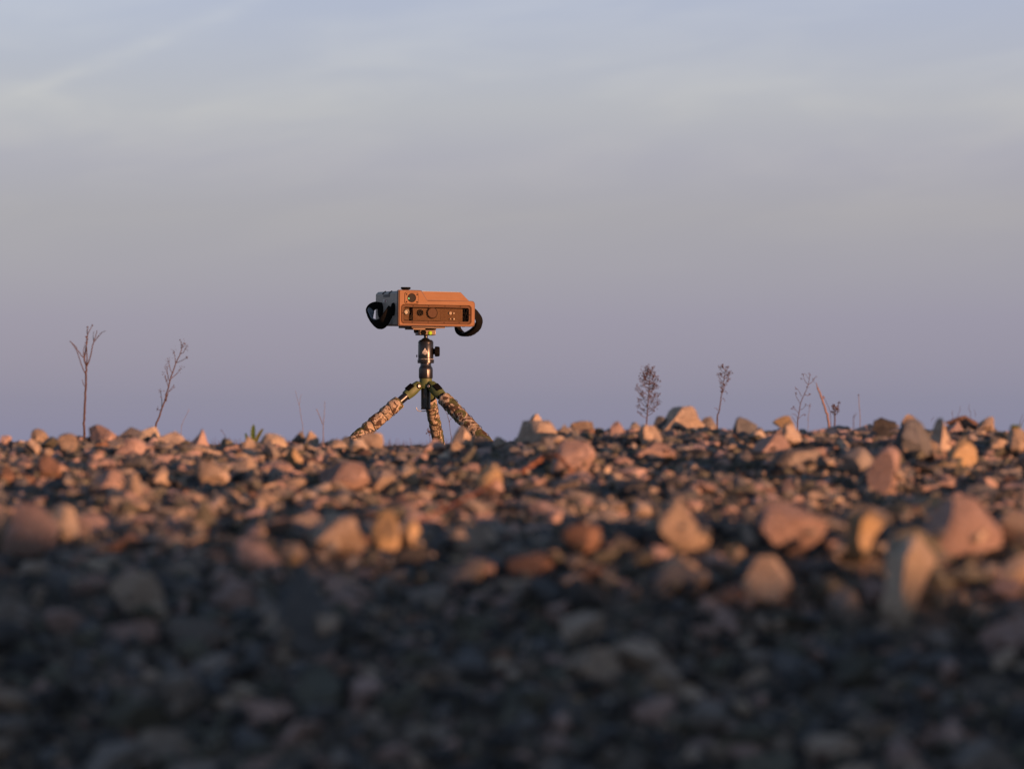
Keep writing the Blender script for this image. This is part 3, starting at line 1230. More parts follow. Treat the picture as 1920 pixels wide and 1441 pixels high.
# ------------------------------------------------------------------ tripod
TD = 8.8
MM = TD / FPX
O = Vector(P(798.3, 723, TD))


def tz(py):
    return float(P(798.3, py, TD)[2])


def tx(px):
    return float(P(px, 723, TD)[0])


AX = O.x
base_z = float(ground_z(O.x, O.y))
tripod = thing('tripod', (O.x, O.y, base_z), 'low camouflage wrapped tripod with olive green hinges and a black ball head', 'tripod')


def lathe_z(name, prof, mat, parent=tripod, n=40, mod=None, angle=30):
    """prof: (pixel row, radius in metres) from bottom to top, on the column axis"""
    bm = bmesh.new()
    z0 = tz(prof[0][0])
    add_lathe(bm, (AX, O.y, z0), (0, 0, 1), [(tz(r) - z0, q) for r, q in prof], n, mod, xdir=(1, 0, 0))
    return bm_obj(name, bm, mat, parent, angle=angle)


Zp = 1 / 6.003                    # rows and columns measured in an enlargement of the tripod
zr = lambda zy: 600 + zy * Zp
zx_ = lambda zx: tx(640 + zx * Zp)
u = MM * Zp                       # metres per enlargement pixel

col = lathe_z('centre_column', [(zr(1004), 52 * u), (zr(1000), 54 * u), (zr(985), 54 * u), (zr(984), 52 * u), (zr(972), 52 * u), (zr(971), 54 * u), (zr(760), 54 * u)], M['black'])
bm = bmesh.new()
hk = [(958, 1002), (956, 1016), (930, 1024), (885, 1024), (862, 1018), (848, 1000), (846, 982)]
add_tube(bm, [(zx_(a), O.y - 0.004, tz(zr(b))) for a, b in hk], 5 * u, 8)
bm_obj('hook', bm, M['steel'], col)

lathe_z('shoulder', [(zr(772), 40 * u), (zr(768), 78 * u), (zr(752), 80 * u), (zr(748), 84 * u), (zr(735), 84 * u), (zr(712), 78 * u), (zr(690), 72 * u), (zr(668), 70 * u), (zr(652), 72 * u), (zr(650), 60 * u)], M['green'])
lathe_z('twist_collar', [(zr(658), 70 * u), (zr(654), 76 * u), (zr(640), 79 * u), (zr(560), 79 * u), (zr(536), 76 * u), (zr(522), 66 * u), (zr(514), 62 * u), (zr(484), 61 * u)],
        M['black'], n=120, mod=lambda t, h: 1 - (0.035 if 0.008 < h < 0.032 and math.sin(t * 30) > 0.2 else 0), angle=40)
lathe_z('panning_base', [(zr(484), 88 * u), (zr(481), 93 * u), (zr(450), 94 * u), (zr(446), 90 * u), (zr(443), 88 * u), (zr(431), 88 * u), (zr(428), 84 * u)], M['black'])
# scale ring with pale ticks
ring = lathe_z('scale_ring', [(zr(445), 89.5 * u), (zr(443.5), 89.5 * u)], M['steel'])
bm = bmesh.new()
for i in range(36):
    a = 2 * math.pi * i / 36
    c, s2 = math.cos(a), math.sin(a)
    r0 = 88.6 * u
    w = 0.0005
    q = [Vector((AX + c * r0 - s2 * k, O.y + s2 * r0 + c * k, tz(zr(b)))) for k, b in ((-w, 442), (w, 442), (w, 433), (-w, 433))]
    bm.faces.new([bm.verts.new(x) for x in q])
bm_obj('scale_ticks', bm, M['white'], ring)['kind'] = 'stuff'

head = lathe_z('ball_housing', [(zr(430), 82 * u), (zr(426), 86 * u), (zr(400), 87 * u), (zr(268), 87 * u), (zr(264), 85 * u), (zr(258), 85 * u), (zr(254), 87 * u), (zr(244), 86 * u), (zr(234), 80 * u), (zr(224), 68 * u), (zr(222), 60 * u)], M['black'], n=64)
bm = bmesh.new()
bmesh.ops.create_uvsphere(bm, u_segments=40, v_segments=24, radius=66 * u, matrix=Matrix.Translation((AX - 0.001, O.y, tz(zr(262)))))
ball = bm_obj('ball', bm, M['black'], tripod)
lathe_z('ball_stem', [(zr(215), 30 * u), (zr(205), 23 * u), (zr(185), 21 * u), (zr(172), 24 * u), (zr(164), 34 * u)], M['black'])

# emblem printed on the front of the housing: outlined triangle, inner strokes, bar and a tiny line of print
bm = bmesh.new()


def on_cyl(a, b, rr=87.9 * u):
    dx = (a - 940) * u
    th = dx / rr
    return Vector((AX + rr * math.sin(th), O.y - rr * math.cos(th), tz(zr(b))))


def flat_poly(bm, pts):
    (a, b, c, d) = pts
    lerp = lambda p, q, t: (p[0] + (q[0] - p[0]) * t, p[1] + (q[1] - p[1]) * t)
    n = 10
    lo = [bm.verts.new(on_cyl(*lerp(a, b, i / n))) for i in range(n + 1)]
    hi = [bm.verts.new(on_cyl(*lerp(d, c, i / n))) for i in range(n + 1)]
    for i in range(n):
        bm.faces.new((lo[i], lo[i + 1], hi[i + 1], hi[i]))


cx0 = 934
for seg in (((-3, 320), (3, 320), (-22, 362), (-30, 362)), ((-3, 320), (3, 320), (30, 362), (22, 362)), ((-30, 357), (30, 357), (30, 363), (-30, 363)),
            ((-3, 336), (2, 334), (-9, 354), (-14, 354)), ((-2, 334), (3, 336), (14, 354), (9, 354)), ((-4, 342), (4, 342), (3, 352), (-3, 352)),
            ((-36, 372), (36, 372), (34, 378), (-34, 378))):
    flat_poly(bm, [(cx0 + a, b) for a, b in seg])
for i in range(4):
    flat_poly(bm, [(cx0 - 13 + i * 7, 383), (cx0 - 8 + i * 7, 383), (cx0 - 8 + i * 7, 389), (cx0 - 13 + i * 7, 389)])
em = bm_obj('emblem', bm, M['white'], head, smooth=False)

# friction knob on the right, small knob at the left
bm = bmesh.new()
add_lathe(bm, (zx_(1010), O.y - 0.004, tz(zr(353))), (1, 0, 0), [(0, 34 * u), (44 * u, 34 * u)], 24)
add_lathe(bm, (zx_(1052), O.y - 0.004, tz(zr(353))), (1, 0, 0), [(0, 46 * u), (3 * u, 56 * u), (14 * u, 58 * u), (44 * u, 56 * u), (54 * u, 50 * u), (56 * u, 40 * u)], 60,
          mod=lambda t, h: 1 - 0.05 * (math.sin(t * 10) > 0.55) * (h > 4 * u))
bm_obj('friction_knob', bm, M['black_rough'], tripod)
bm = bmesh.new()
add_lathe(bm, (zx_(856), O.y - 0.006, tz(zr(404))), (-1, 0, 0), [(0, 14 * u), (10 * u, 14 * u), (12 * u, 10 * u)], 16)
bm_obj('panning_knob', bm, M['black_rough'], tripod)

# quick release clamp
YB = R(16)


def clampT(v):
    c, s2 = math.cos(YB), math.sin(YB)
    return Vector((AX + v.x * c - v.y * s2, O.y + v.x * s2 + v.y * c, v.z))


bm = bmesh.new()
add_box(bm, ((845 - 950) * u, -0.020, tz(zr(170))), ((1046 - 950) * u * 1.02, 0.020, tz(zr(112))), clampT, 0.0016)
clamp = bm_obj('clamp', bm, M['black'], tripod)
bm = bmesh.new()
add_box(bm, ((826 - 950) * u, -0.0215, tz(zr(110))), ((1048 - 950) * u * 1.04, 0.0215, tz(zr(94))), clampT, 0.001)
bm_obj('quick_release_plate', bm, brushed('bronze anodised plate', (0.17, 0.115, 0.075)), tripod)
bm = bmesh.new()
add_box(bm, ((868 - 950) * u, -0.0208, tz(zr(164))), ((1042 - 950) * u, -0.0199, tz(zr(116))), clampT)
bm_obj('clamp_face', bm, brushed('bronze anodised face', (0.17, 0.115, 0.075)), clamp)
bm = bmesh.new()
p = clampT(Vector(((905 - 950) * u, -0.0205, tz(zr(142)))))
add_lathe(bm, p, (math.sin(YB), -math.cos(YB), 0), [(0, 30 * u), (10 * u, 30 * u), (14 * u, 26 * u)], 20)
bm_obj('clamp_screw', bm, M['black_rough'], clamp)
bm = bmesh.new()
p = clampT(Vector(((980 - 950) * u, -0.0206, tz(zr(147)))))
add_lathe(bm, p, (math.sin(YB), -math.cos(YB), 0), [(0, 22 * u), (10 * u, 22 * u), (16 * u, 17 * u), (19 * u, 8 * u)], 24)
bm_obj('bubble_level', bm, M['lime'], clamp)
bm = bmesh.new()
p = clampT(Vector(((846 - 950) * u, -0.004, tz(zr(122)))))
add_lathe(bm, p, (-math.cos(YB), -math.sin(YB), 0), [(0, 12 * u), (8 * u, 12 * u), (9 * u, 26 * u), (28 * u, 27 * u), (34 * u, 22 * u)], 30,
          mod=lambda t, h: 1 - 0.06 * (math.sin(t * 9) > 0.4))
bm_obj('clamp_knob', bm, M['black_rough'], tripod)


def wobble(p, f):
    return mnoise.noise(Vector(p) * f)


def make_leg(az, pivot, hinge_r, seed, kind, sleeve_from, sleeve_r, k=1.22):
    """One leg: hinge casting, bare tube, cloth sleeve with gathers, elastic cord, foot."""
    d = Vector((math.cos(R(az)) * k, math.sin(R(az)) * k, -1)).normalized()
    side = d.cross(Vector((0, 0, 1))).normalized()
    up = side.cross(d).normalized()
    pv = Vector(pivot)
    drop = pv.z - (float(ground_z(*(pv + d * 0.44).xy)) + 0.004)
    L = drop / -d.z
    bm = bmesh.new()
    add_lathe(bm, pv, d, [(0.01, 0.0125), (L * 0.72, 0.0125), (L * 0.72, 0.0105), (L - 0.03, 0.0100)], 20)
    leg = bm_obj('leg', bm, M['black'], tripod)
    # hinge casting
    bm = bmesh.new()
    rings = []
    for h, w, t in ((-0.012, 0.010, 0.010), (-0.009, 0.014, 0.0135), (0.0, 0.0165, 0.0150), (0.014, 0.0175, 0.0165), (0.026, 0.0178, 0.0170), (0.036, 0.0168, 0.0163), (0.041, 0.0155, 0.0155), (0.047, 0.0150, 0.0150)):
        c = pv + d * h * hinge_r / 0.0165
        rings.append([c + side * math.copysign(abs(math.cos(a)) ** 0.75, math.cos(a)) * w + up * math.copysign(abs(math.sin(a)) ** 0.75, math.sin(a)) * t for a in (2 * math.pi * i / 24 for i in range(24))])
    add_rings(bm, rings)
    bmesh.ops.recalc_face_normals(bm, faces=bm.faces)
    hinge = bm_obj('hinge', bm, M['green'], leg)
    # pivot bolt with a bright head on the side that faces the camera
    sd = side if side.y < 0 else -side
    bm = bmesh.new()
    add_lathe(bm, pv + sd * 0.0145, sd, [(0, 0.0078), (0.0035, 0.0078), (0.0042, 0.0070)], 20)
    bm_obj('pivot_bolt', bm, M['black_rough'], leg)
    bm = bmesh.new()
    add_lathe(bm, pv + sd * 0.0187, sd, [(0, 0.0046), (0.0012, 0.0042), (0.0013, 0.0026), (0.0003, 0.0024)], 20)
    bm_obj('bolt_head', bm, M['steel'], leg)
    # angle stop latch: a dark inset on the upper face
    bm = bmesh.new()
    f2 = (sd * 0.55 + up).normalized()
    s3 = d.cross(f2).normalized()
    c = pv + d * 0.024 + f2 * 0.0166
    vs = []
    add_box(bm, (-0.013, -0.010, -0.002), (0.012, 0.010, 0.0028), lambda v: c + d * v.x + s3 * v.y + f2 * v.z, 0.0015)
    bm_obj('angle_latch', bm, M['black_rough'], leg)
    # sleeve
    a0, a1 = sleeve_from, L * 0.80
    rg = random.Random(seed)
    folds = []
    h = a0
    while h < a1:
        h += rg.uniform(0.028, 0.046) if kind == 'gathered' else rg.uniform(0.035, 0.06)
        folds.append((h, rg.uniform(-0.5, 0.5), rg.uniform(0, 6.28), rg.uniform(0.6, 1.0)))
    nh = 110
    n = 44
    rings = []
    for i in range(nh + 1):
        h = a0 + (a1 - a0) * i / nh
        r0 = sleeve_r[0] + (sleeve_r[1] - sleeve_r[0]) * (h - a0) / (a1 - a0)
        ring = []
        for j in range(n):
            t = 2 * math.pi * j / n
            r = r0
            for fh, sl, ph, dp in folds:
                e = (h - fh - sl * 0.012 * math.cos(t - ph)) / 0.0045
                r -= (0.0028 if kind == 'gathered' else 0.0016) * dp * math.exp(-e * e)
                e2 = (h - fh - sl * 0.012 * math.cos(t - ph) + 0.008) / 0.006
                r += (0.0018 if kind == 'gathered' else 0.0008) * dp * math.exp(-e2 * e2)
            dirv = side * math.cos(t) + up * math.sin(t)
            pp = pv + d * h + dirv * r
            r += 0.0016 * wobble(pp, 60) + 0.0009 * wobble(pp, 170)
            if i == 0:
                r -= 0.0012
            ring.append(pv + d * h + dirv * r)
        rings.append(ring)
    # rolled upper edge
    first = [pv + d * (a0 + 0.004) + (q - pv - d * a0) * 0.82 for q in rings[0]]
    rings = [first] + rings
    bm = bmesh.new()
    add_rings(bm, rings, cap=False)
    bmesh.ops.recalc_face_normals(bm, faces=bm.faces)
    sleeve = bm_obj('sleeve', bm, M['camo'], leg, angle=60)

    def srf(h, t, lift=0.0008):
        r0 = sleeve_r[0] + (sleeve_r[1] - sleeve_r[0]) * (h - a0) / (a1 - a0)
        return pv + d * h + (side * math.cos(t) + up * math.sin(t)) * (r0 + lift)
    face_t = 0.0 if side.y < 0 else math.pi
    # elastic cord laced over the sleeve
    bm = bmesh.new()
    if kind == 'gathered':
        for (fh, sl, ph, dp) in folds:
            if fh > a1 - 0.004:
                continue
            pts = []
            for j in range(26):
                t = face_t - 1.7 + 3.4 * j / 25
                pts.append(srf(fh + sl * 0.012 * math.cos(t - ph) + 0.003 * math.sin(t * 2 + ph), t, -0.0012))
            add_tube(bm, pts, 0.0011, 6)
        for m in range(len(folds) - 2):
            if m % 2 == 0:
                pts = []
                for j in range(20):
                    f = j / 19
                    t = face_t + 1.2 - 1.9 * f + 0.25 * math.sin(f * 9)
                    pts.append(srf(folds[m][0] + (folds[m + 1][0] - folds[m][0]) * f, t, 0.0012))
                add_tube(bm, pts, 0.0010, 6)
    else:
        for (fh, sl, ph, dp) in folds[:-1]:
            pts = []
            for j in range(14):
                f = j / 13
                a = R(90)
                t = math.pi / 2 + 0.5 * (f - 0.5)
                pts.append(srf(fh + 0.012 * f, t, 0.0010 + 0.004 * math.sin(math.pi * f)))
            add_tube(bm, pts, 0.0009, 6)
            pts = []
            for j in range(14):
                f = j / 13
                t = -math.pi / 2 + 0.5 * (f - 0.5)
                pts.append(srf(fh + 0.014 * f, t, 0.0010 + 0.003 * math.sin(math.pi * f)))
            add_tube(bm, pts, 0.0009, 6)
    cd = bm_obj('elastic_cord', bm, M['cord'], leg)
    cd['kind'] = 'stuff'
    # rubber foot
    bm = bmesh.new()
    add_lathe(bm, pv + d * (L - 0.034), d, [(0, 0.0115), (0.004, 0.0135), (0.022, 0.0135), (0.030, 0.011), (0.034, 0.006)], 20)
    bm_obj('foot', bm, M['black_rough'], leg)
    return leg


def hub_arm(az, r1):
    bm = bmesh.new()
    c, s2 = math.cos(R(az)), math.sin(R(az))
    T = lambda v: Vector((AX + v.x * c - v.y * s2, O.y + v.x * s2 + v.y * c, v.z))
    add_box(bm, (0.012, -0.006, tz(zr(772))), (r1, 0.006, tz(zr(726))), T, 0.003)
    bm_obj('hinge_bracket', bm, M['green'], tripod)


LEGS = [(202, 0.0285, 'gathered', 0.076, (0.0212, 0.0200)), (321, 0.027, 'laced', 0.060, (0.0225, 0.0205)), (82, 0.030, 'gathered', 0.056, (0.0190, 0.0180))]
for i, (az, r1, kind, fr, sr) in enumerate(LEGS):
    pv = (AX + math.cos(R(az)) * r1, O.y + math.sin(R(az)) * r1, tz(zr(744)))
    hub_arm(az, r1)
    make_leg(az, pv, 0.0165, 30 + i, kind, fr, sr)

# ------------------------------------------------------------------ the optical instrument on the tripod
TH, TAU = R(22), R(1.7)
W_, D_, H_ = 0.249, 0.216, 0.108
rv = Vector((math.cos(TH), math.sin(TH), 0))
d0 = Vector((-math.sin(TH), math.cos(TH), 0))
dv = d0 * math.cos(TAU) + Vector((0, 0, 1)) * math.sin(TAU)
uv = Vector((0, 0, 1)) * math.cos(TAU) - d0 * math.sin(TAU)
B0 = Vector(P(747.6, 610.0, 8.664))


def BT(v):
    return B0 + rv * v[0] + dv * v[1] + uv * v[2]


fx = lambda zx: (zx - 575) / (1630 - 575) * W_
fz = lambda zy: (630 - zy) / 490 * H_
unit = thing('optical_instrument', tuple(BT((W_ / 2, D_ / 2, 0))), 'boxy sand coloured optical instrument with windowed front and black hand straps, mounted on the tripod', 'instrument')

FR = 0.013                         # thickness of the front plate
# body: a prism with chamfered top edges
prof = round_poly([(0.0006, 0.0006), (W_ - 0.002, 0.0006), (W_ - 0.002, fz(330)), (fx(1560), fz(268)), (fx(1442), H_ - 0.0022), (0.0085, H_ - 0.0016), (0.0006, H_ - 0.0092)],
                  [0.006, 0.010, 0.006, 0.004, 0.005, 0.002, 0.002])
bm = bmesh.new()
add_plate(bm, prof, [rrect(fx(634), fz(574), fx(1562), fz(360), 0.006)], FR, 0.042, BT, 0.0)
add_plate(bm, prof, [], 0.042, D_, BT, 0.0015)
body = bm_obj('body', bm, M['body_metal'], unit, angle=28)
# hood over the upper right, set back behind the plate and lit like it
bm = bmesh.new()
hood = round_poly([(fx(830), fz(322)), (fx(1575), fz(322)), (fx(1575), fz(283)), (fx(1556), fz(268)), (fx(1440), H_ - 0.0028), (fx(830), H_ - 0.0028)], 0.0012)
add_plate(bm, hood, [], FR - 0.005, FR + 0.004, BT, 0.0012)
bm_obj('hood_panel', bm, M['tan_metal'], body, angle=28)
# front plate with its window hole and the round port's hole
plate = round_poly([(fx(575), fz(628)), (fx(1628), fz(628)), (fx(1628), fz(276)), (fx(952), fz(276)), (fx(872), fz(141)), (fx(575), fz(141))],
                   [0.004, 0.012, 0.012, 0.003, 0.003, 0.004], 6)
hole = rrect(fx(611), fz(600), fx(1572), fz(338), 0.010)
bm = bmesh.new()
add_plate(bm, plate, [hole], 0.0, FR, BT, 0.0030)
front = bm_obj('front_plate', bm, M['tan_metal'], unit, angle=28)
# a dark strip showing all round the front plate
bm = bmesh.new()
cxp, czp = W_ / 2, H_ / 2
strip = [(p[0] + 0.0011 * (1 if p[0] > cxp else -1), p[1] + 0.0011 * (1 if p[1] > czp * 0.5 else -1)) for p in plate]
strip = [(a, b) if not (fx(868) < p[0] < fx(956) and p[1] > fz(278)) else (p[0] + 0.0034, p[1] + 0.0010) for (a, b), p in zip(strip, plate)]
add_plate(bm, strip, [rrect(fx(606), fz(606), fx(1578), fz(332), 0.010)], 0.0032, FR + 0.0005, BT)
bm_obj('plate_strip', bm, plain('grey seal', (0.10, 0.075, 0.075), 0.7), front, angle=28)
# window frame with screws
bm = bmesh.new()
add_plate(bm, rrect(fx(616), fz(598), fx(1570), fz(340), 0.0095), [rrect(fx(646), fz(562), fx(1550), fz(372), 0.006)], 0.0034, 0.0077, BT, 0.0012)
wframe = bm_obj('window_frame', bm, brushed('window frame metal', (0.125, 0.070, 0.040), 0.8, 0.08), front, angle=28)
bm = bmesh.new()
for zx, zy in [(775, 353), (990, 353), (1215, 353), (1430, 353), (765, 580), (985, 580), (1205, 580), (1415, 580), (630, 455), (1560, 468)]:
    add_lathe(bm, BT((fx(zx), 0.0034, fz(zy))), -dv, [(-0.001, 0.0016), (0.0006, 0.0016), (0.0007, 0.0011)], 10)
sc_o = bm_obj('frame_screws', bm, M['inner_dark'], wframe)
sc_o['kind'] = 'stuff'
# glass
bm = bmesh.new()
add_plate(bm, rrect(fx(640), fz(566), fx(1555), fz(368), 0.006), [], 0.0078, 0.0092, BT)
bm_obj('window_glass', bm, M['glass'], front)
# recess behind the glass
IB = 0.034
bm = bmesh.new()
x0, x1, z0, z1 = fx(636), fx(1560), fz(572), fz(362)


def quad(bm, pts):
    bm.faces.new([bm.verts.new(BT(p)) for p in pts])


# the recess is a tray let into the plate and body: floor, walls and back
for q in (((x0, 0.0095, z0), (x1, 0.0095, z0), (x1, IB, z0), (x0, IB, z0)), ((x0, 0.0095, z1), (x0, IB, z1), (x1, IB, z1), (x1, 0.0095, z1)),
          ((x0, 0.0095, z0), (x0, IB, z0), (x0, IB, z1), (x0, 0.0095, z1)), ((x1, 0.0095, z0), (x1, 0.0095, z1), (x1, IB, z1), (x1, IB, z0)),
          ((x0, IB, z0), (x1, IB, z0), (x1, IB, z1), (x0, IB, z1))):
    quad(bm, q)
tray = bm_obj('window_recess', bm, M['inner_dark'], front, smooth=False)

Q = []
for (nm, a, b, c, e, y0, mat) in (
        ('sensor_block', 648, 552, 744, 384, 0.018, M['inner']),
        ('lens_panel', 790, 556, 1168, 384, 0.014, M['inner']),
        ('ribbed_panel', 1169, 560, 1482, 384, 0.016, M['inner'])):
    bm = bmesh.new()
    add_box(bm, (fx(a), y0, fz(b)), (fx(c), IB - 0.0005, fz(e)), BT, 0.0006)
    Q.append(bm_obj(nm, bm, mat, front))
bm = bmesh.new()
for i in range(15):
    z = fz(552 - i * 11.5)
    add_box(bm, (fx(1176), 0.0148, z), (fx(1462), 0.0162, z + 0.0012), BT)
bm_obj('rib', bm, M['inner'], Q[2])['kind'] = 'stuff'
bm = bmesh.new()
add_box(bm, (fx(742), 0.0165, fz(548)), (fx(806), 0.0200, fz(482)), BT, 0.0004)
bm_obj('dark_bracket', bm, M['inner_dark'], Q[1])


def disc(nm, zx, zy, r, y0, steps, mat, parent, n=32):
    bm = bmesh.new()
    add_lathe(bm, BT((fx(zx), y0, fz(zy))), -dv, steps, n)
    return bm_obj(nm, bm, mat, parent)


U2 = W_ / 1055
disc('sensor_lens', 704, 442, 40, 0.0185, [(0, 38 * U2), (0.004, 36 * U2), (0.0042, 28 * U2), (0.001, 24 * U2)], M['black'], Q[0])
disc('sensor_eye', 704, 442, 10, 0.0180, [(0, 9 * U2), (0.0016, 8 * U2)], M['brass'], Q[0])
l1 = disc('small_lens', 888, 447, 42, 0.0143, [(0, 42 * U2), (0.004, 41 * U2), (0.0042, 33 * U2), (0.0015, 27 * U2), (0.0014, 16 * U2), (0.003, 13 * U2)], M['inner_dark'], Q[1])
l2 = disc('round_cap', 1050, 447, 66, 0.0143, [(0, 70 * U2), (0.003, 70 * U2), (0.0032, 64 * U2), (0.0060, 63 * U2), (0.0066, 60 * U2)], plain('dull brown cap', (0.10, 0.058, 0.036), 0.85, 0.0, 0.08), Q[1], 48)
disc('cap_ring', 1050, 447, 76, 0.0143, [(0, 78 * U2), (0.0016, 78 * U2), (0.0018, 71 * U2)], M['inner_dark'], Q[1], 48)
for zx, zy, r in ((1305, 447, 21), (1352, 447, 12), (1305, 527, 10), (1355, 527, 13)):
    disc('brass_stud', zx, zy, r, 0.0152, [(0, r * U2), (0.004, r * U2), (0.005, r * 0.7 * U2)], M['brass'], Q[2], 20)
# round port with its square flange
bm = bmesh.new()
add_plate(bm, rrect(fx(655), fz(325), fx(838), fz(172), 0.005), [circle(fx(748), fz(245), 58 * U2, 36)], -0.0012, 0.0006, BT, 0.0006)
flange = bm_obj('port_flange', bm, M['tan_metal'], unit, angle=28)
bm = bmesh.new()
g = rrect(fx(655), fz(325), fx(838), fz(172), 0.005)
add_plate(bm, rrect(fx(650), fz(330), fx(842), fz(167), 0.0055), [g], -0.0003, 0.0004, BT)
bm_obj('flange_seal', bm, M['inner_dark'], flange)
bm = bmesh.new()
for zx, zy in ((678, 197), (822, 198), (678, 301), (821, 301)):
    add_lathe(bm, BT((fx(zx), -0.0011, fz(zy))), -dv, [(0, 0.0024), (0.0010, 0.0023), (0.0011, 0.0012), (0.0002, 0.0010)], 14)
bm_obj('flange_screws', bm, M['inner_dark'], flange)['kind'] = 'stuff'
disc('port_lens', 748, 245, 57, -0.0002, [(-0.001, 57 * U2), (0.0014, 57 * U2), (0.0014, 51 * U2), (0.0006, 48 * U2)], M['lens'], flange, 40)
disc('lens_glint', 707, 254, 10, -0.0008, [(0, 12 * U2), (0.0008, 10 * U2), (0.0011, 4 * U2)], M['glint'], flange, 16)  # green disc painting a reflected glint on the port lens

# knob on the top
bm = bmesh.new()
kp = BT((0.052, 0.085, H_ + 0.0012))
s_k = MM / 7.385
add_lathe(bm, kp, uv, [(-0.004, 44 * s_k), (10 * s_k, 44 * s_k), (14 * s_k, 52 * s_k), (20 * s_k, 66 * s_k), (42 * s_k, 68 * s_k), (46 * s_k, 62 * s_k)], 48,
          mod=lambda t, h: 1 - 0.03 * (h > 17 * s_k) * (math.sin(t * 16) > 0.3))
bm_obj('top_knob', bm, M['black_rough'], unit)
# ribs across the top left chamfer, and the prints on the left flank
for by in (0.150, 0.092):
    bm = bmesh.new()
    c = BT((0.0045, by, H_ - 0.0052))
    add_box(bm, (-0.0068, by - 0.004, -0.0012), (0.0068, by + 0.004, 0.0009),
            lambda v: BT((0.0045, 0, H_ - 0.0052)) + dv * v.y + (rv + uv).normalized() * v.x + (uv - rv).normalized() * v.z)
    bm_obj('latch', bm, M['black_rough'], body)
sx = lambda zx: (575 - zx) / 7.385 * 1.6246e-3 / math.sin(TH) * 1.02      # depth on the left flank from the enlargement
bm = bmesh.new()
add_box(bm, (-0.0006, sx(430), fz(228)), (0.0002, sx(335), fz(192)), BT)
bm_obj('flank_label', bm, M['grey_print'], body)
for (a, b, c, e, mt) in ((332, 262, 360, 272, 'white'), (333, 278, 352, 296, 'white'), (358, 280, 376, 298, 'red_print'), (366, 264, 388, 276, 'red_print'), (380, 282, 392, 296, 'white')):
    bm = bmesh.new()
    add_box(bm, (-0.0004, sx(c), fz(e)), (0.0002, sx(a), fz(b)), BT)
    bm_obj('flank_print', bm, M[mt], body)
# base plate and mounting foot
bm = bmesh.new()
add_box(bm, (fx(800), 0.030, -0.0062), (fx(1262), 0.150, -0.0002), BT, 0.001)
bm_obj('base_plate', bm, plain('brown base plate', (0.15, 0.095, 0.06), 0.5), unit)
bm = bmesh.new()
add_box(bm, (fx(850), 0.050, -0.0110), (fx(1020), 0.125, -0.0062), BT, 0.0006)
bm_obj('mounting_foot', bm, brushed('mounting foot metal', (0.28, 0.19, 0.12)), unit)
for zx in (625, 1160, 1490):
    bm = bmesh.new()
    add_lathe(bm, BT((fx(zx), 0.012, 0.0002)), -uv, [(0, 0.0042), (0.0016, 0.0038)], 14)
    bm_obj('bumper', bm, M['black_rough'], body)


# hand straps
def strap(side):
    """side -1: left flank, +1: right flank. Both mounts and the padded band between them are one strap."""
    x0 = 0.0 if side < 0 else W_ - 0.002
    q = lambda x, y, z: BT((x0 + side * x, y, z))
    yr, yf = 0.163, 0.046
    bm = bmesh.new()
    zt = 0.063
    if side < 0:
        path = [q(0.004, yr, 0.062), q(0.018, yr + 0.008, 0.063), q(0.031, yr + 0.012, 0.052), q(0.036, yr + 0.004, 0.032), q(0.036, yr - 0.028, 0.010), q(0.031, yr - 0.058, 0.003), q(0.026, yf + 0.024, 0.010), q(0.016, yf + 0.006, 0.034), q(0.006, yf, 0.056)]
    else:
        path = [q(0.004, yf - 0.012, 0.052), q(0.018, yf - 0.012, 0.040), q(0.034, yf + 0.000, 0.018), q(0.036, yf + 0.026, -0.004), q(0.028, yf + 0.056, -0.019), q(0.020, yr - 0.035, -0.024), q(0.016, yr - 0.012, -0.020), q(0.010, yr + 0.004, -0.006), q(0.006, yr, 0.018)]
    nm = len(path)
    wd = [rv * side * 0.25 + uv * 0.55 + dv * 0.25] * nm
    if side < 0:
        wd = [uv, uv + rv * 0.2, uv - rv * 0.25, uv - rv * 0.6, uv * 0.8 - rv * 0.7, uv * 0.7 - rv * 0.7, uv - rv * 0.6, uv - rv * 0.3 - dv * 0.2, uv]
        ws = [0.022, 0.024, 0.028, 0.034, 0.036, 0.036, 0.034, 0.030, 0.024]
    else:
        wd = [uv, uv + rv * 0.4, rv + uv * 0.8, rv + uv * 0.25, rv + uv * 0.1, rv, rv, rv + uv * 0.3, uv]
        ws = [0.020, 0.022, 0.026, 0.030, 0.032, 0.032, 0.028, 0.022, 0.020]
    th = [0.004, 0.005, 0.008, 0.010, 0.010, 0.010, 0.009, 0.006, 0.004]
    band(bm, path, ws, wd, th)
    st = bm_obj('hand_strap', bm, M['strap'], unit, angle=50)
    # smooth lining on the palm side, sky reflection put into its bluish colour
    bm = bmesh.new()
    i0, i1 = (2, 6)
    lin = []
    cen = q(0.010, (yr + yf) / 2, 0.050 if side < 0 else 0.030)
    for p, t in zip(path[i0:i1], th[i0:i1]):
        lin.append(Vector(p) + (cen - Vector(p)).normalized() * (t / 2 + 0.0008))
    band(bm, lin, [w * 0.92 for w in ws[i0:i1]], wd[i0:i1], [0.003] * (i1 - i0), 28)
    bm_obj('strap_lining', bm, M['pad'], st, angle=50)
    for y, z, a, b in ((yr, 0.048, 0.0185, 0.025), (yf, 0.050, 0.012, 0.020)):
        bm = bmesh.new()
        rings = []
        for hgt, k in ((0.0, 1.0), (0.004, 1.0), (0.0065, 0.86), (0.0075, 0.6)):
            rings.append([q(hgt, y + math.cos(t) * a * k, z + math.sin(t) * b * k) for t in (2 * math.pi * i / 28 for i in range(28))])
        add_rings(bm, rings)
        bmesh.ops.recalc_face_normals(bm, faces=bm.faces)
        bm_obj('strap_mount', bm, M['black_rough'], st)
    return st


strap(-1)
strap(+1)

# ------------------------------------------------------------------ dry plants on and behind the crest
Z3 = 1 / 4.571


def z3(p):
    return (p[0] * Z3, 580 + p[1] * Z3)


Z4 = 420 / 1920


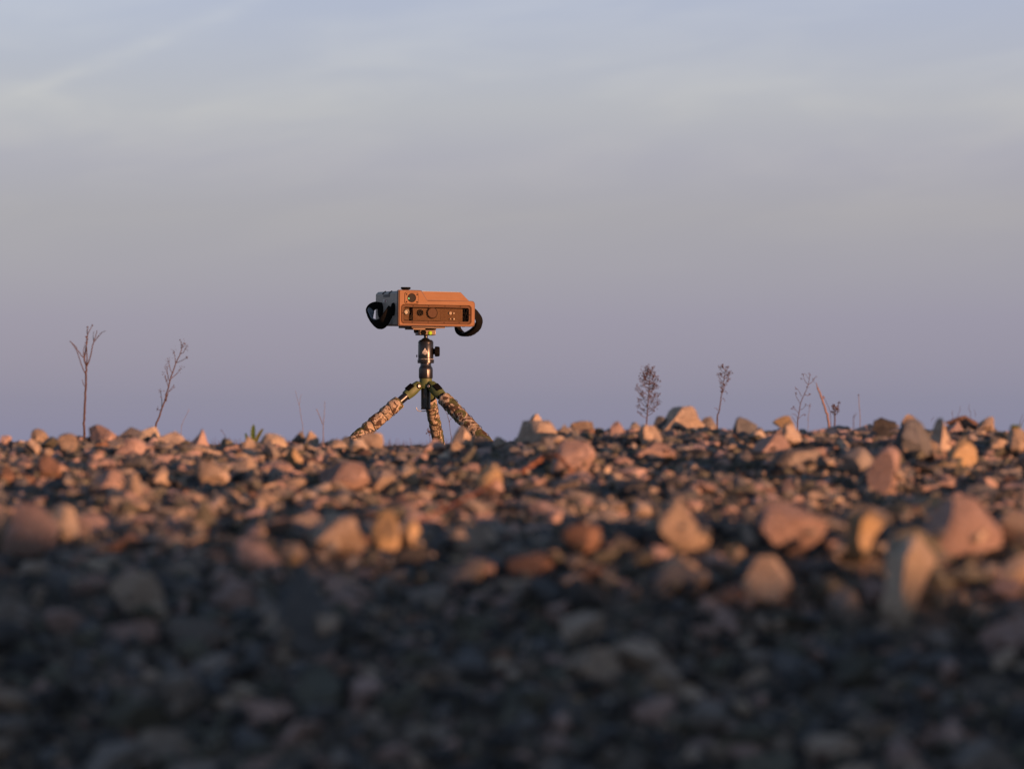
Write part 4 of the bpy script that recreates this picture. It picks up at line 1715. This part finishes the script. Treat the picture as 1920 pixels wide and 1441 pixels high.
def z4(p):
    return (1150 + p[0] * Z4, 660 + p[1] * Z4)


Z5 = 0.25


def z5(p):
    return (1440 + p[0] * Z5, 680 + p[1] * Z5)


Z6 = 380 / 1920


def z6(p):
    return (380 + p[0] * Z6, 720 + p[1] * Z6)


def smooth_path(pts, n=5):
    v = [Vector(p) for p in pts]
    if len(v) < 3:
        return v
    out = []
    for i in range(len(v) - 1):
        p0, p1, p2, p3 = v[max(i - 1, 0)], v[i], v[i + 1], v[min(i + 2, len(v) - 1)]
        for k in range(n):
            t = k / n
            out.append(0.5 * ((2 * p1) + (p2 - p0) * t + (2 * p0 - 5 * p1 + 4 * p2 - p3) * t * t + (3 * p1 - p0 - 3 * p2 + p3) * t ** 3))
    out.append(v[-1])
    return out


def weed(name, label, cat, conv, dist, stems, heads, seed, mat=None, base=0, group=None, clusters=(), head_mat=None):
    """stems: (list of (x, y) picture points, thickness in photo pixels at each end); heads: small husks (x, y, radius px)."""
    rg = random.Random(seed)
    px, py = conv(stems[0][0][0])
    b = Vector(P(px, py, dist))
    b.z = float(ground_z(b.x, b.y))
    t = thing(name, tuple(b), label, cat, group)
    m = mat or M['stalk']
    k = dist / FPX
    for i, (pts, w0, w1) in enumerate(stems):
        w3 = []
        yo = rg.uniform(-0.02, 0.02) if i else 0
        for j, p in enumerate(pts):
            a, c = conv(p)
            f = j / max(len(pts) - 1, 1)
            w3.append(P(a, c, dist + (yo * f if i else 0)))
        if i == 0:
            w3 = [(w3[0][0], w3[0][1], b.z - 0.01)] + w3
        pp = smooth_path(w3)
        rr = [(w0 + (w1 - w0) * j / (len(pp) - 1)) * k / 2 for j in range(len(pp))]
        bm = bmesh.new()
        pp = [p + Vector((rg.gauss(0, 0.15), rg.gauss(0, 0.15), 0)) * rr[j] * 2 for j, p in enumerate(pp)]
        add_tube(bm, pp, rr, 6)
        bm_obj('stem' if i == 0 else 'branch', bm, m, t)
    pts = [(x, y, r) for x, y, r in heads]
    for (x, y, sx, sy, nn, r0, r1) in clusters:
        for _ in range(nn):
            pts.append((rg.gauss(x, sx), rg.gauss(y, sy), rg.uniform(r0, r1)))
    if pts:
        bm = bmesh.new()
        for x, y, r in pts:
            a, c = conv((x, y))
            q = Vector(P(a, c, dist + rg.uniform(-0.018, 0.018)))
            s2 = r * k
            mt = Matrix.Translation(q) @ Matrix.Rotation(rg.uniform(0, 6), 4, rand_axis(rg)) @ Matrix.Diagonal((s2, s2 * rg.uniform(0.5, 0.9), s2 * rg.uniform(0.8, 1.5), 1))
            bmesh.ops.create_icosphere(bm, subdivisions=1, radius=1, matrix=mt)
        o = bm_obj('seed_heads', bm, head_mat or M['seed'], t)
        o['kind'] = 'stuff'
    return t


def rand_axis(rg):
    v = Vector((rg.gauss(0, 1), rg.gauss(0, 1), rg.gauss(0, 1)))
    return v.normalized()


weed('bare_stalk', 'tall bare reddish brown stalk forking into upright twigs at its top', 'dry plant', z3, 7.2, [
    ([(722, 1060), (722, 880), (735, 680), (737, 520), (742, 480)], 4.7, 3.4),
    ([(742, 490), (725, 420), (738, 330), (748, 240), (750, 155)], 3.4, 1.6),
    ([(740, 500), (748, 420), (740, 300), (752, 215), (790, 140)], 2.6, 1.2),
    ([(742, 495), (775, 400), (800, 285), (820, 230), (832, 178)], 2.6, 1.2),
    ([(803, 280), (840, 235), (870, 200), (905, 184)], 1.7, 1.0),
    ([(803, 275), (800, 240), (803, 190)], 1.3, 0.9),
    ([(728, 545), (690, 450), (655, 350), (600, 268)], 2.0, 1.1),
    ([(720, 418), (680, 370), (640, 310), (600, 270)], 1.9, 1.1),
    ([(722, 412), (716, 360), (728, 300)], 1.5, 0.9),
    ([(724, 655), (712, 630), (706, 600)], 1.6, 0.8),
], [(750, 150, 2.0), (791, 136, 2.0), (738, 235, 1.8), (716, 378, 1.3), (752, 255, 1.5), (741, 640, 1.3), (600, 272, 1.2), (733, 285, 1.3)], 1)

rg = random.Random(5)
br = [([(1335, 1030), (1365, 920), (1420, 760), (1460, 600), (1510, 460), (1555, 350), (1550, 270)], 3.8, 1.1)]
cl = []
for a, b_, r_ in (((1375, 860), (1350, 850), 8), ((1385, 840), (1375, 700), 14), ((1420, 760), (1490, 650), 8), ((1445, 680), (1412, 560), 18), ((1455, 620), (1430, 490), 14),
                  ((1470, 590), (1550, 505), 16), ((1480, 550), (1450, 440), 18), ((1505, 470), (1490, 360), 22), ((1515, 455), (1605, 410), 10), ((1545, 380), (1590, 330), 20), ((1550, 330), (1570, 290), 18), ((1440, 720), (1425, 780), 6)):
    mid = ((a[0] + b_[0]) / 2 + rg.uniform(-8, 8), (a[1] + b_[1]) / 2 + rg.uniform(-4, 12))
    br.append(([a, mid, b_], 1.4, 0.8))
    for _ in range(2):
        e = (b_[0] + rg.gauss(0, r_), b_[1] + rg.gauss(0, r_ * 1.2))
        br.append(([mid if rg.random() < 0.4 else b_, e], 0.9, 0.6))
    cl.append((b_[0], b_[1], r_ * 0.7, r_, 5 + r_ // 3, 0.5, 1.0))
weed('seed_stalk', 'slender seed stalk leaning to the right beside the tall bare stalk', 'dry plant', z3, 7.3, br, [(1543, 262, 1.4), (1378, 750, 1.2), (1346, 960, 1.2), (1375, 900, 1.3)], 2, clusters=cl)


def bushy(seed, root, top, conv, spread, n, h0=0.25):
    """A branching skeleton: a leaning stem with side branches that fork and carry husks."""
    rg = random.Random(seed)
    st = []
    ax = [(root[0] + (top[0] - root[0]) * f + rg.uniform(-5, 5) * f, root[1] + (top[1] - root[1]) * f) for f in (0, 0.2, 0.4, 0.6, 0.8, 1)]
    cl = []
    for i in range(n):
        f = h0 + (0.97 - h0) * (i + rg.random() * 0.6) / n
        k = min(int(f * 5), 4)
        t = f * 5 - k
        a = (ax[k][0] + (ax[k + 1][0] - ax[k][0]) * t, ax[k][1] + (ax[k + 1][1] - ax[k][1]) * t)
        sgn = 1 if (i % 2) else -1
        w = spread(f)
        e = (a[0] + sgn * rg.uniform(0.45, 1.0) * w, a[1] - rg.uniform(0.25, 0.95) * w - 12)
        m = (a[0] + (e[0] - a[0]) * 0.6, a[1] + (e[1] - a[1]) * 0.35)
        st.append(([a, m, e], 1.3, 0.75))
        for _ in range(3):
            b = (m[0] + (e[0] - m[0]) * rg.random(), m[1] + (e[1] - m[1]) * rg.random())
            q = (b[0] + rg.gauss(0, w * 0.26), b[1] - rg.uniform(0, w * 0.4))
            st.append(([b, q], 0.85, 0.55))
            cl.append((q[0], q[1], 4, 4, 2, 0.6, 1.25))
        cl.append((e[0], e[1], 7, 7, 4, 0.6, 1.3))
    return [(ax, 2.8, 1.1)] + st, cl


st, cl = bushy(3, (285, 622), (318, 135), z4, lambda f: 32 + 76 * math.sin(min(1, f * 1.15) * math.pi) ** 0.8, 30, 0.12)
weed('bushy_weed', 'densest bushy dried weed full of rusty seed husks beside the largest stone', 'dry plant', z4, 7.0, st, [], 4, clusters=cl + [(296, 190, 34, 42, 90, 0.7, 1.7), (322, 270, 40, 50, 80, 0.7, 1.5), (330, 370, 36, 40, 40, 0.6, 1.3), (310, 460, 26, 30, 24, 0.6, 1.1)])
st, cl = bushy(8, (890, 600), (968, 125), z4, lambda f: 14 + 60 * sstep(0.55, 0.75, f) * (1.25 - f) * 1.6, 13, 0.5)
st += [([(893, 500), (885, 482), (868, 478)], 1.2, 0.8), ([(955, 330), (975, 350), (972, 360)], 1.0, 0.7), ([(935, 390), (950, 405), (955, 425)], 1.0, 0.7)]
weed('slim_weed', 'slim dried weed with a tufted top between the bushy one and the forked one', 'dry plant', z4, 7.2, st, [], 5, clusters=cl + [(985, 215, 14, 18, 16, 0.6, 1.3)])
weed('forked_weed', 'sparse open forked weed with tiny heads beside the broken reed', 'dry plant', z5, 7.3, [
    ([(222, 470), (230, 390), (245, 300), (275, 230), (300, 170), (315, 85)], 2.2, 0.9),
    ([(300, 165), (335, 140), (355, 105)], 1.1, 0.7), ([(300, 165), (275, 130), (262, 85)], 1.1, 0.7), ([(310, 120), (290, 100), (280, 80)], 0.9, 0.6),
    ([(240, 300), (215, 260), (205, 225)], 1.1, 0.7), ([(250, 250), (225, 200), (203, 190)], 1.0, 0.6), ([(270, 235), (300, 245), (315, 230)], 1.0, 0.7),
    ([(235, 350), (260, 345), (285, 315)], 0.9, 0.6), ([(230, 380), (205, 350), (175, 345)], 0.9, 0.6), ([(230, 420), (200, 385), (172, 388)], 0.9, 0.6), ([(228, 420), (260, 390), (285, 388)], 0.9, 0.6),
    ([(205, 350), (190, 328)], 0.8, 0.6), ([(218, 460), (190, 420), (178, 400)], 0.8, 0.5),
], [], 6, clusters=[(x, y, 5, 5, 5, 0.5, 1.0) for x, y in ((315, 85), (355, 108), (262, 88), (208, 228), (205, 192), (298, 185), (312, 235), (283, 318), (178, 345), (190, 330), (250, 120), (345, 130), (275, 388))])
weed('broken_reed', 'thick pinkish broken reed leaning left with a split tip', 'dry reed', z5, 7.0, [
    ([(454, 445), (430, 352), (403, 265), (371, 182)], 4.6, 3.2), ([(374, 190), (365, 165), (360, 145)], 2.2, 0.8), ([(412, 262), (420, 262), (416, 252)], 2.0, 1.6)], [], 7, mat=M['reed'])
weed('drooping_seed_stem', 'thin drooping stem with one dark husk against the broken reed', 'dry plant', z5, 7.1, [([(470, 420), (460, 350), (440, 300), (418, 258)], 1.0, 0.7)], [(420, 260, 2.2), (414, 252, 1.6)], 8)
st, cl = bushy(10, (500, 420), (508, 325), z5, lambda f: 30, 8, 0.2)
weed('small_bushy_weed', 'little dark bushy weed at the foot of the broken reed', 'dry plant', z5, 7.1, st, [], 9, clusters=cl)
weed('grass_spike', 'short grass spike with a dark pointed head between forked weed and broken reed', 'dry grass', z5, 7.0, [([(300, 455), (305, 380), (315, 310)], 0.9, 0.7)], [(313, 322, 1.5), (316, 308, 1.1), (311, 336, 1.1)], 10, mat=M['stalk_pale'])
weed('straight_stem', 'single straight pale stem rising alone to the right of the reed', 'dry grass', z5, 7.2, [([(690, 440), (684, 330), (680, 245)], 1.2, 1.1)], [(679, 240, 1.3)], 11, mat=M['stalk_pale'])
weed('dark_twig', 'short dark twig poking up between the reed and the straight stem', 'twig', z5, 6.6, [([(642, 420), (650, 398), (660, 378)], 1.4, 1.0)], [(646, 405, 1.3)], 12)
weed('grass_wisp', 'curled grass wisp on the crest behind the rust brown slab', 'dry grass', z5, 6.9, [([(1385, 410), (1380, 380), (1388, 355)], 0.8, 0.5), ([(1420, 400), (1438, 360), (1440, 325)], 0.8, 0.5)], [], 13, group='grass wisps along the crest')
weed('grass_wisp', 'curled pair of grass blades above the tan stone on the crest', 'dry grass', z5, 6.9, [([(1520, 400), (1506, 350), (1510, 310)], 0.9, 0.5), ([(1552, 400), (1555, 380), (1545, 350)], 0.9, 0.5)], [], 14, group='grass wisps along the crest')
weed('grass_wisp', 'curved grass blades standing at the far right edge of the crest', 'dry grass', z5, 6.9, [([(1890, 470), (1892, 430), (1915, 385)], 0.9, 0.5), ([(1900, 470), (1912, 435), (1935, 400)], 0.9, 0.5), ([(1225, 440), (1232, 420), (1250, 405)], 0.7, 0.4)], [], 15, group='grass wisps along the crest')
weed('hair_stem', 'hair thin stem bending right beside the leaning seed stalk', 'dry grass', z3, 7.4, [([(1552, 1060), (1570, 960), (1605, 890), (1620, 850)], 0.8, 0.5)], [], 16, mat=M['stalk_pale'])
weed('bent_twig', 'tiny bent twig over the olive grey stone left of the green sprout', 'twig', z6, 6.5, [([(220, 520), (200, 470), (178, 438)], 1.2, 0.9), ([(256, 520), (254, 500)], 1.0, 0.7)], [(178, 437, 1.3)], 17)
weed('forked_grass_stem', 'tall pale grass stem forked like a Y with hair thin tips', 'dry grass', z6, 7.4, [([(950, 450), (935, 330), (915, 200)], 1.1, 0.7), ([(915, 200), (895, 130), (878, 60)], 0.7, 0.4), ([(915, 200), (925, 140), (938, 95)], 0.7, 0.4)], [], 18, mat=M['stalk_pale'])
weed('split_straw', 'stiffer pale straw split into two arms beside the Y shaped grass stem', 'dry grass', z6, 7.2, [([(1142, 530), (1143, 390), (1150, 300), (1158, 160)], 1.7, 0.6), ([(1143, 388), (1115, 320), (1078, 232)], 1.4, 0.9)], [], 19, mat=M['stalk_pale'])
Z2 = 1 / 6.003


def z2(p):
    return (640 + p[0] * Z2, 600 + p[1] * Z2)


weed('thin_weed', 'thin branching weed rising between the middle and right tripod legs', 'dry plant', z2, 9.4, [
    ([(1238, 1380), (1225, 1240), (1212, 1140), (1190, 1060), (1150, 990)], 1.2, 0.6), ([(1212, 1140), (1222, 1120), (1236, 1112)], 0.8, 0.5), ([(1205, 1110), (1198, 1090)], 0.8, 0.5)], [(1216, 1140, 1.2), (1234, 1113, 1.0)], 20)
weed('red_weed', 'small reddish blurred weed left of the middle tripod leg', 'dry plant', z2, 10.5, [([(1000, 1390), (990, 1300), (978, 1240)], 1.0, 0.6), ([(990, 1290), (1010, 1260), (1008, 1240)], 0.9, 0.5)], [], 21, clusters=[(985, 1250, 10, 14, 14, 0.8, 1.6), (1005, 1270, 8, 12, 8, 0.8, 1.4)])

# green sprout: three leaves out of one root
sp = Vector(P(475, 830, 6.45))
sp.z = float(ground_z(sp.x, sp.y))
sprout = thing('green_sprout', tuple(sp), 'green sprout with two toothed leaves among the crest stones', 'plant')


def leaf(pts, widths, mat, dist, lean):
    c = [Vector(P(*z6(p), dist + lean * i / (len(pts) - 1))) for i, p in enumerate(pts)]
    c = smooth_path(c, 6)
    n = len(c)
    bm = bmesh.new()
    rows = []
    for i, p in enumerate(c):
        f = i / (n - 1) * (len(widths) - 1)
        k = min(int(f), len(widths) - 2)
        w = (widths[k] + (widths[k + 1] - widths[k]) * (f - k)) * dist / FPX / 2
        w *= 1 + 0.16 * math.sin(i * 2.3)
        d = (c[min(i + 1, n - 1)] - c[max(i - 1, 0)]).normalized()
        s2 = d.cross(Vector((0, 1, 0))).normalized()
        rows.append([bm.verts.new(p - s2 * w + Vector((0, -w * 0.35, 0))), bm.verts.new(p), bm.verts.new(p + s2 * w + Vector((0, -w * 0.35, 0)))])
    for a, b in zip(rows, rows[1:]):
        for j in range(2):
            bm.faces.new((a[j], a[j + 1], b[j + 1], b[j]))
    bmesh.ops.solidify(bm, geom=list(bm.faces), thickness=0.0006)
    bm_obj('leaf', bm, mat, sprout, angle=70)


leaf([(478, 640), (478, 520), (478, 440), (484, 382)], [4, 8, 9, 8, 2], M['leaf'], 6.45, 0.01)
leaf([(485, 640), (510, 530), (540, 470), (572, 420)], [4, 7, 7, 6, 2], M['leaf_yellow'], 6.43, -0.015)
leaf([(430, 640), (415, 500), (404, 462)], [3, 5, 4, 1], M['leaf'], 6.5, 0.01)

# dead root arched over the stones and a thin stem lying on them
bm = bmesh.new()
d_ = 4.95
pts = smooth_path([P(980, 884, d_ - .06), P(1000, 870, d_), P(1022, 857, d_ + .02), P(1042, 854, d_), P(1058, 866, d_ - .02), P(1072, 884, d_ - .05)], 8)
add_tube(bm, pts, [0.0035 + 0.0012 * math.sin(i * 1.1) for i in range(len(pts))], 8)
o = bm_obj('dead_root', bm, M['bark'], None, loc=tuple(pts[0]))
tag(o, 'reddish brown dead root arched over the stones right of the tripod', 'root')
bm = bmesh.new()
pts = smooth_path([P(770, 982, 4.0), P(830, 955, 4.08), P(890, 925, 4.3), P(935, 898, 4.55)], 8)
add_tube(bm, pts, [0.0016] * len(pts), 6)
o = bm_obj('dry_stem', bm, M['bark'], None, loc=tuple(pts[0]))
tag(o, 'thin dry stem lying slantwise across the shaded stones below the tripod', 'twig')

# low dry grass out on the plain, glimpsed between the tripod's legs
bm = bmesh.new()
rg = random.Random(77)
for i in range(700):
    y = rg.uniform(11, 16)
    x = rg.uniform(-0.115, 0.01) * y if rg.random() < 0.5 else rg.uniform(-0.25, 0.25) * y
    z = float(ground_z(x, y))
    cl_ = 0.5 + 0.5 * mnoise.noise(Vector((x * 1.7, y * 0.9, 0)))
    h = rg.uniform(0.11, 0.15) + 0.02 * cl_
    b = Vector((x, y, z))
    t = b + Vector((rg.gauss(0, 0.03), rg.gauss(0, 0.03), h))
    m = (b + t) / 2 + Vector((rg.gauss(0, 0.008), 0, 0))
    add_tube(bm, [b, m, t], [0.0016, 0.0012, 0.0005], 3)
o = bm_obj('dry_grass', bm, M['seed'], None)
tag(o, 'low reddish dry grass on the plain seen between the tripod legs', 'grass', kind='stuff')
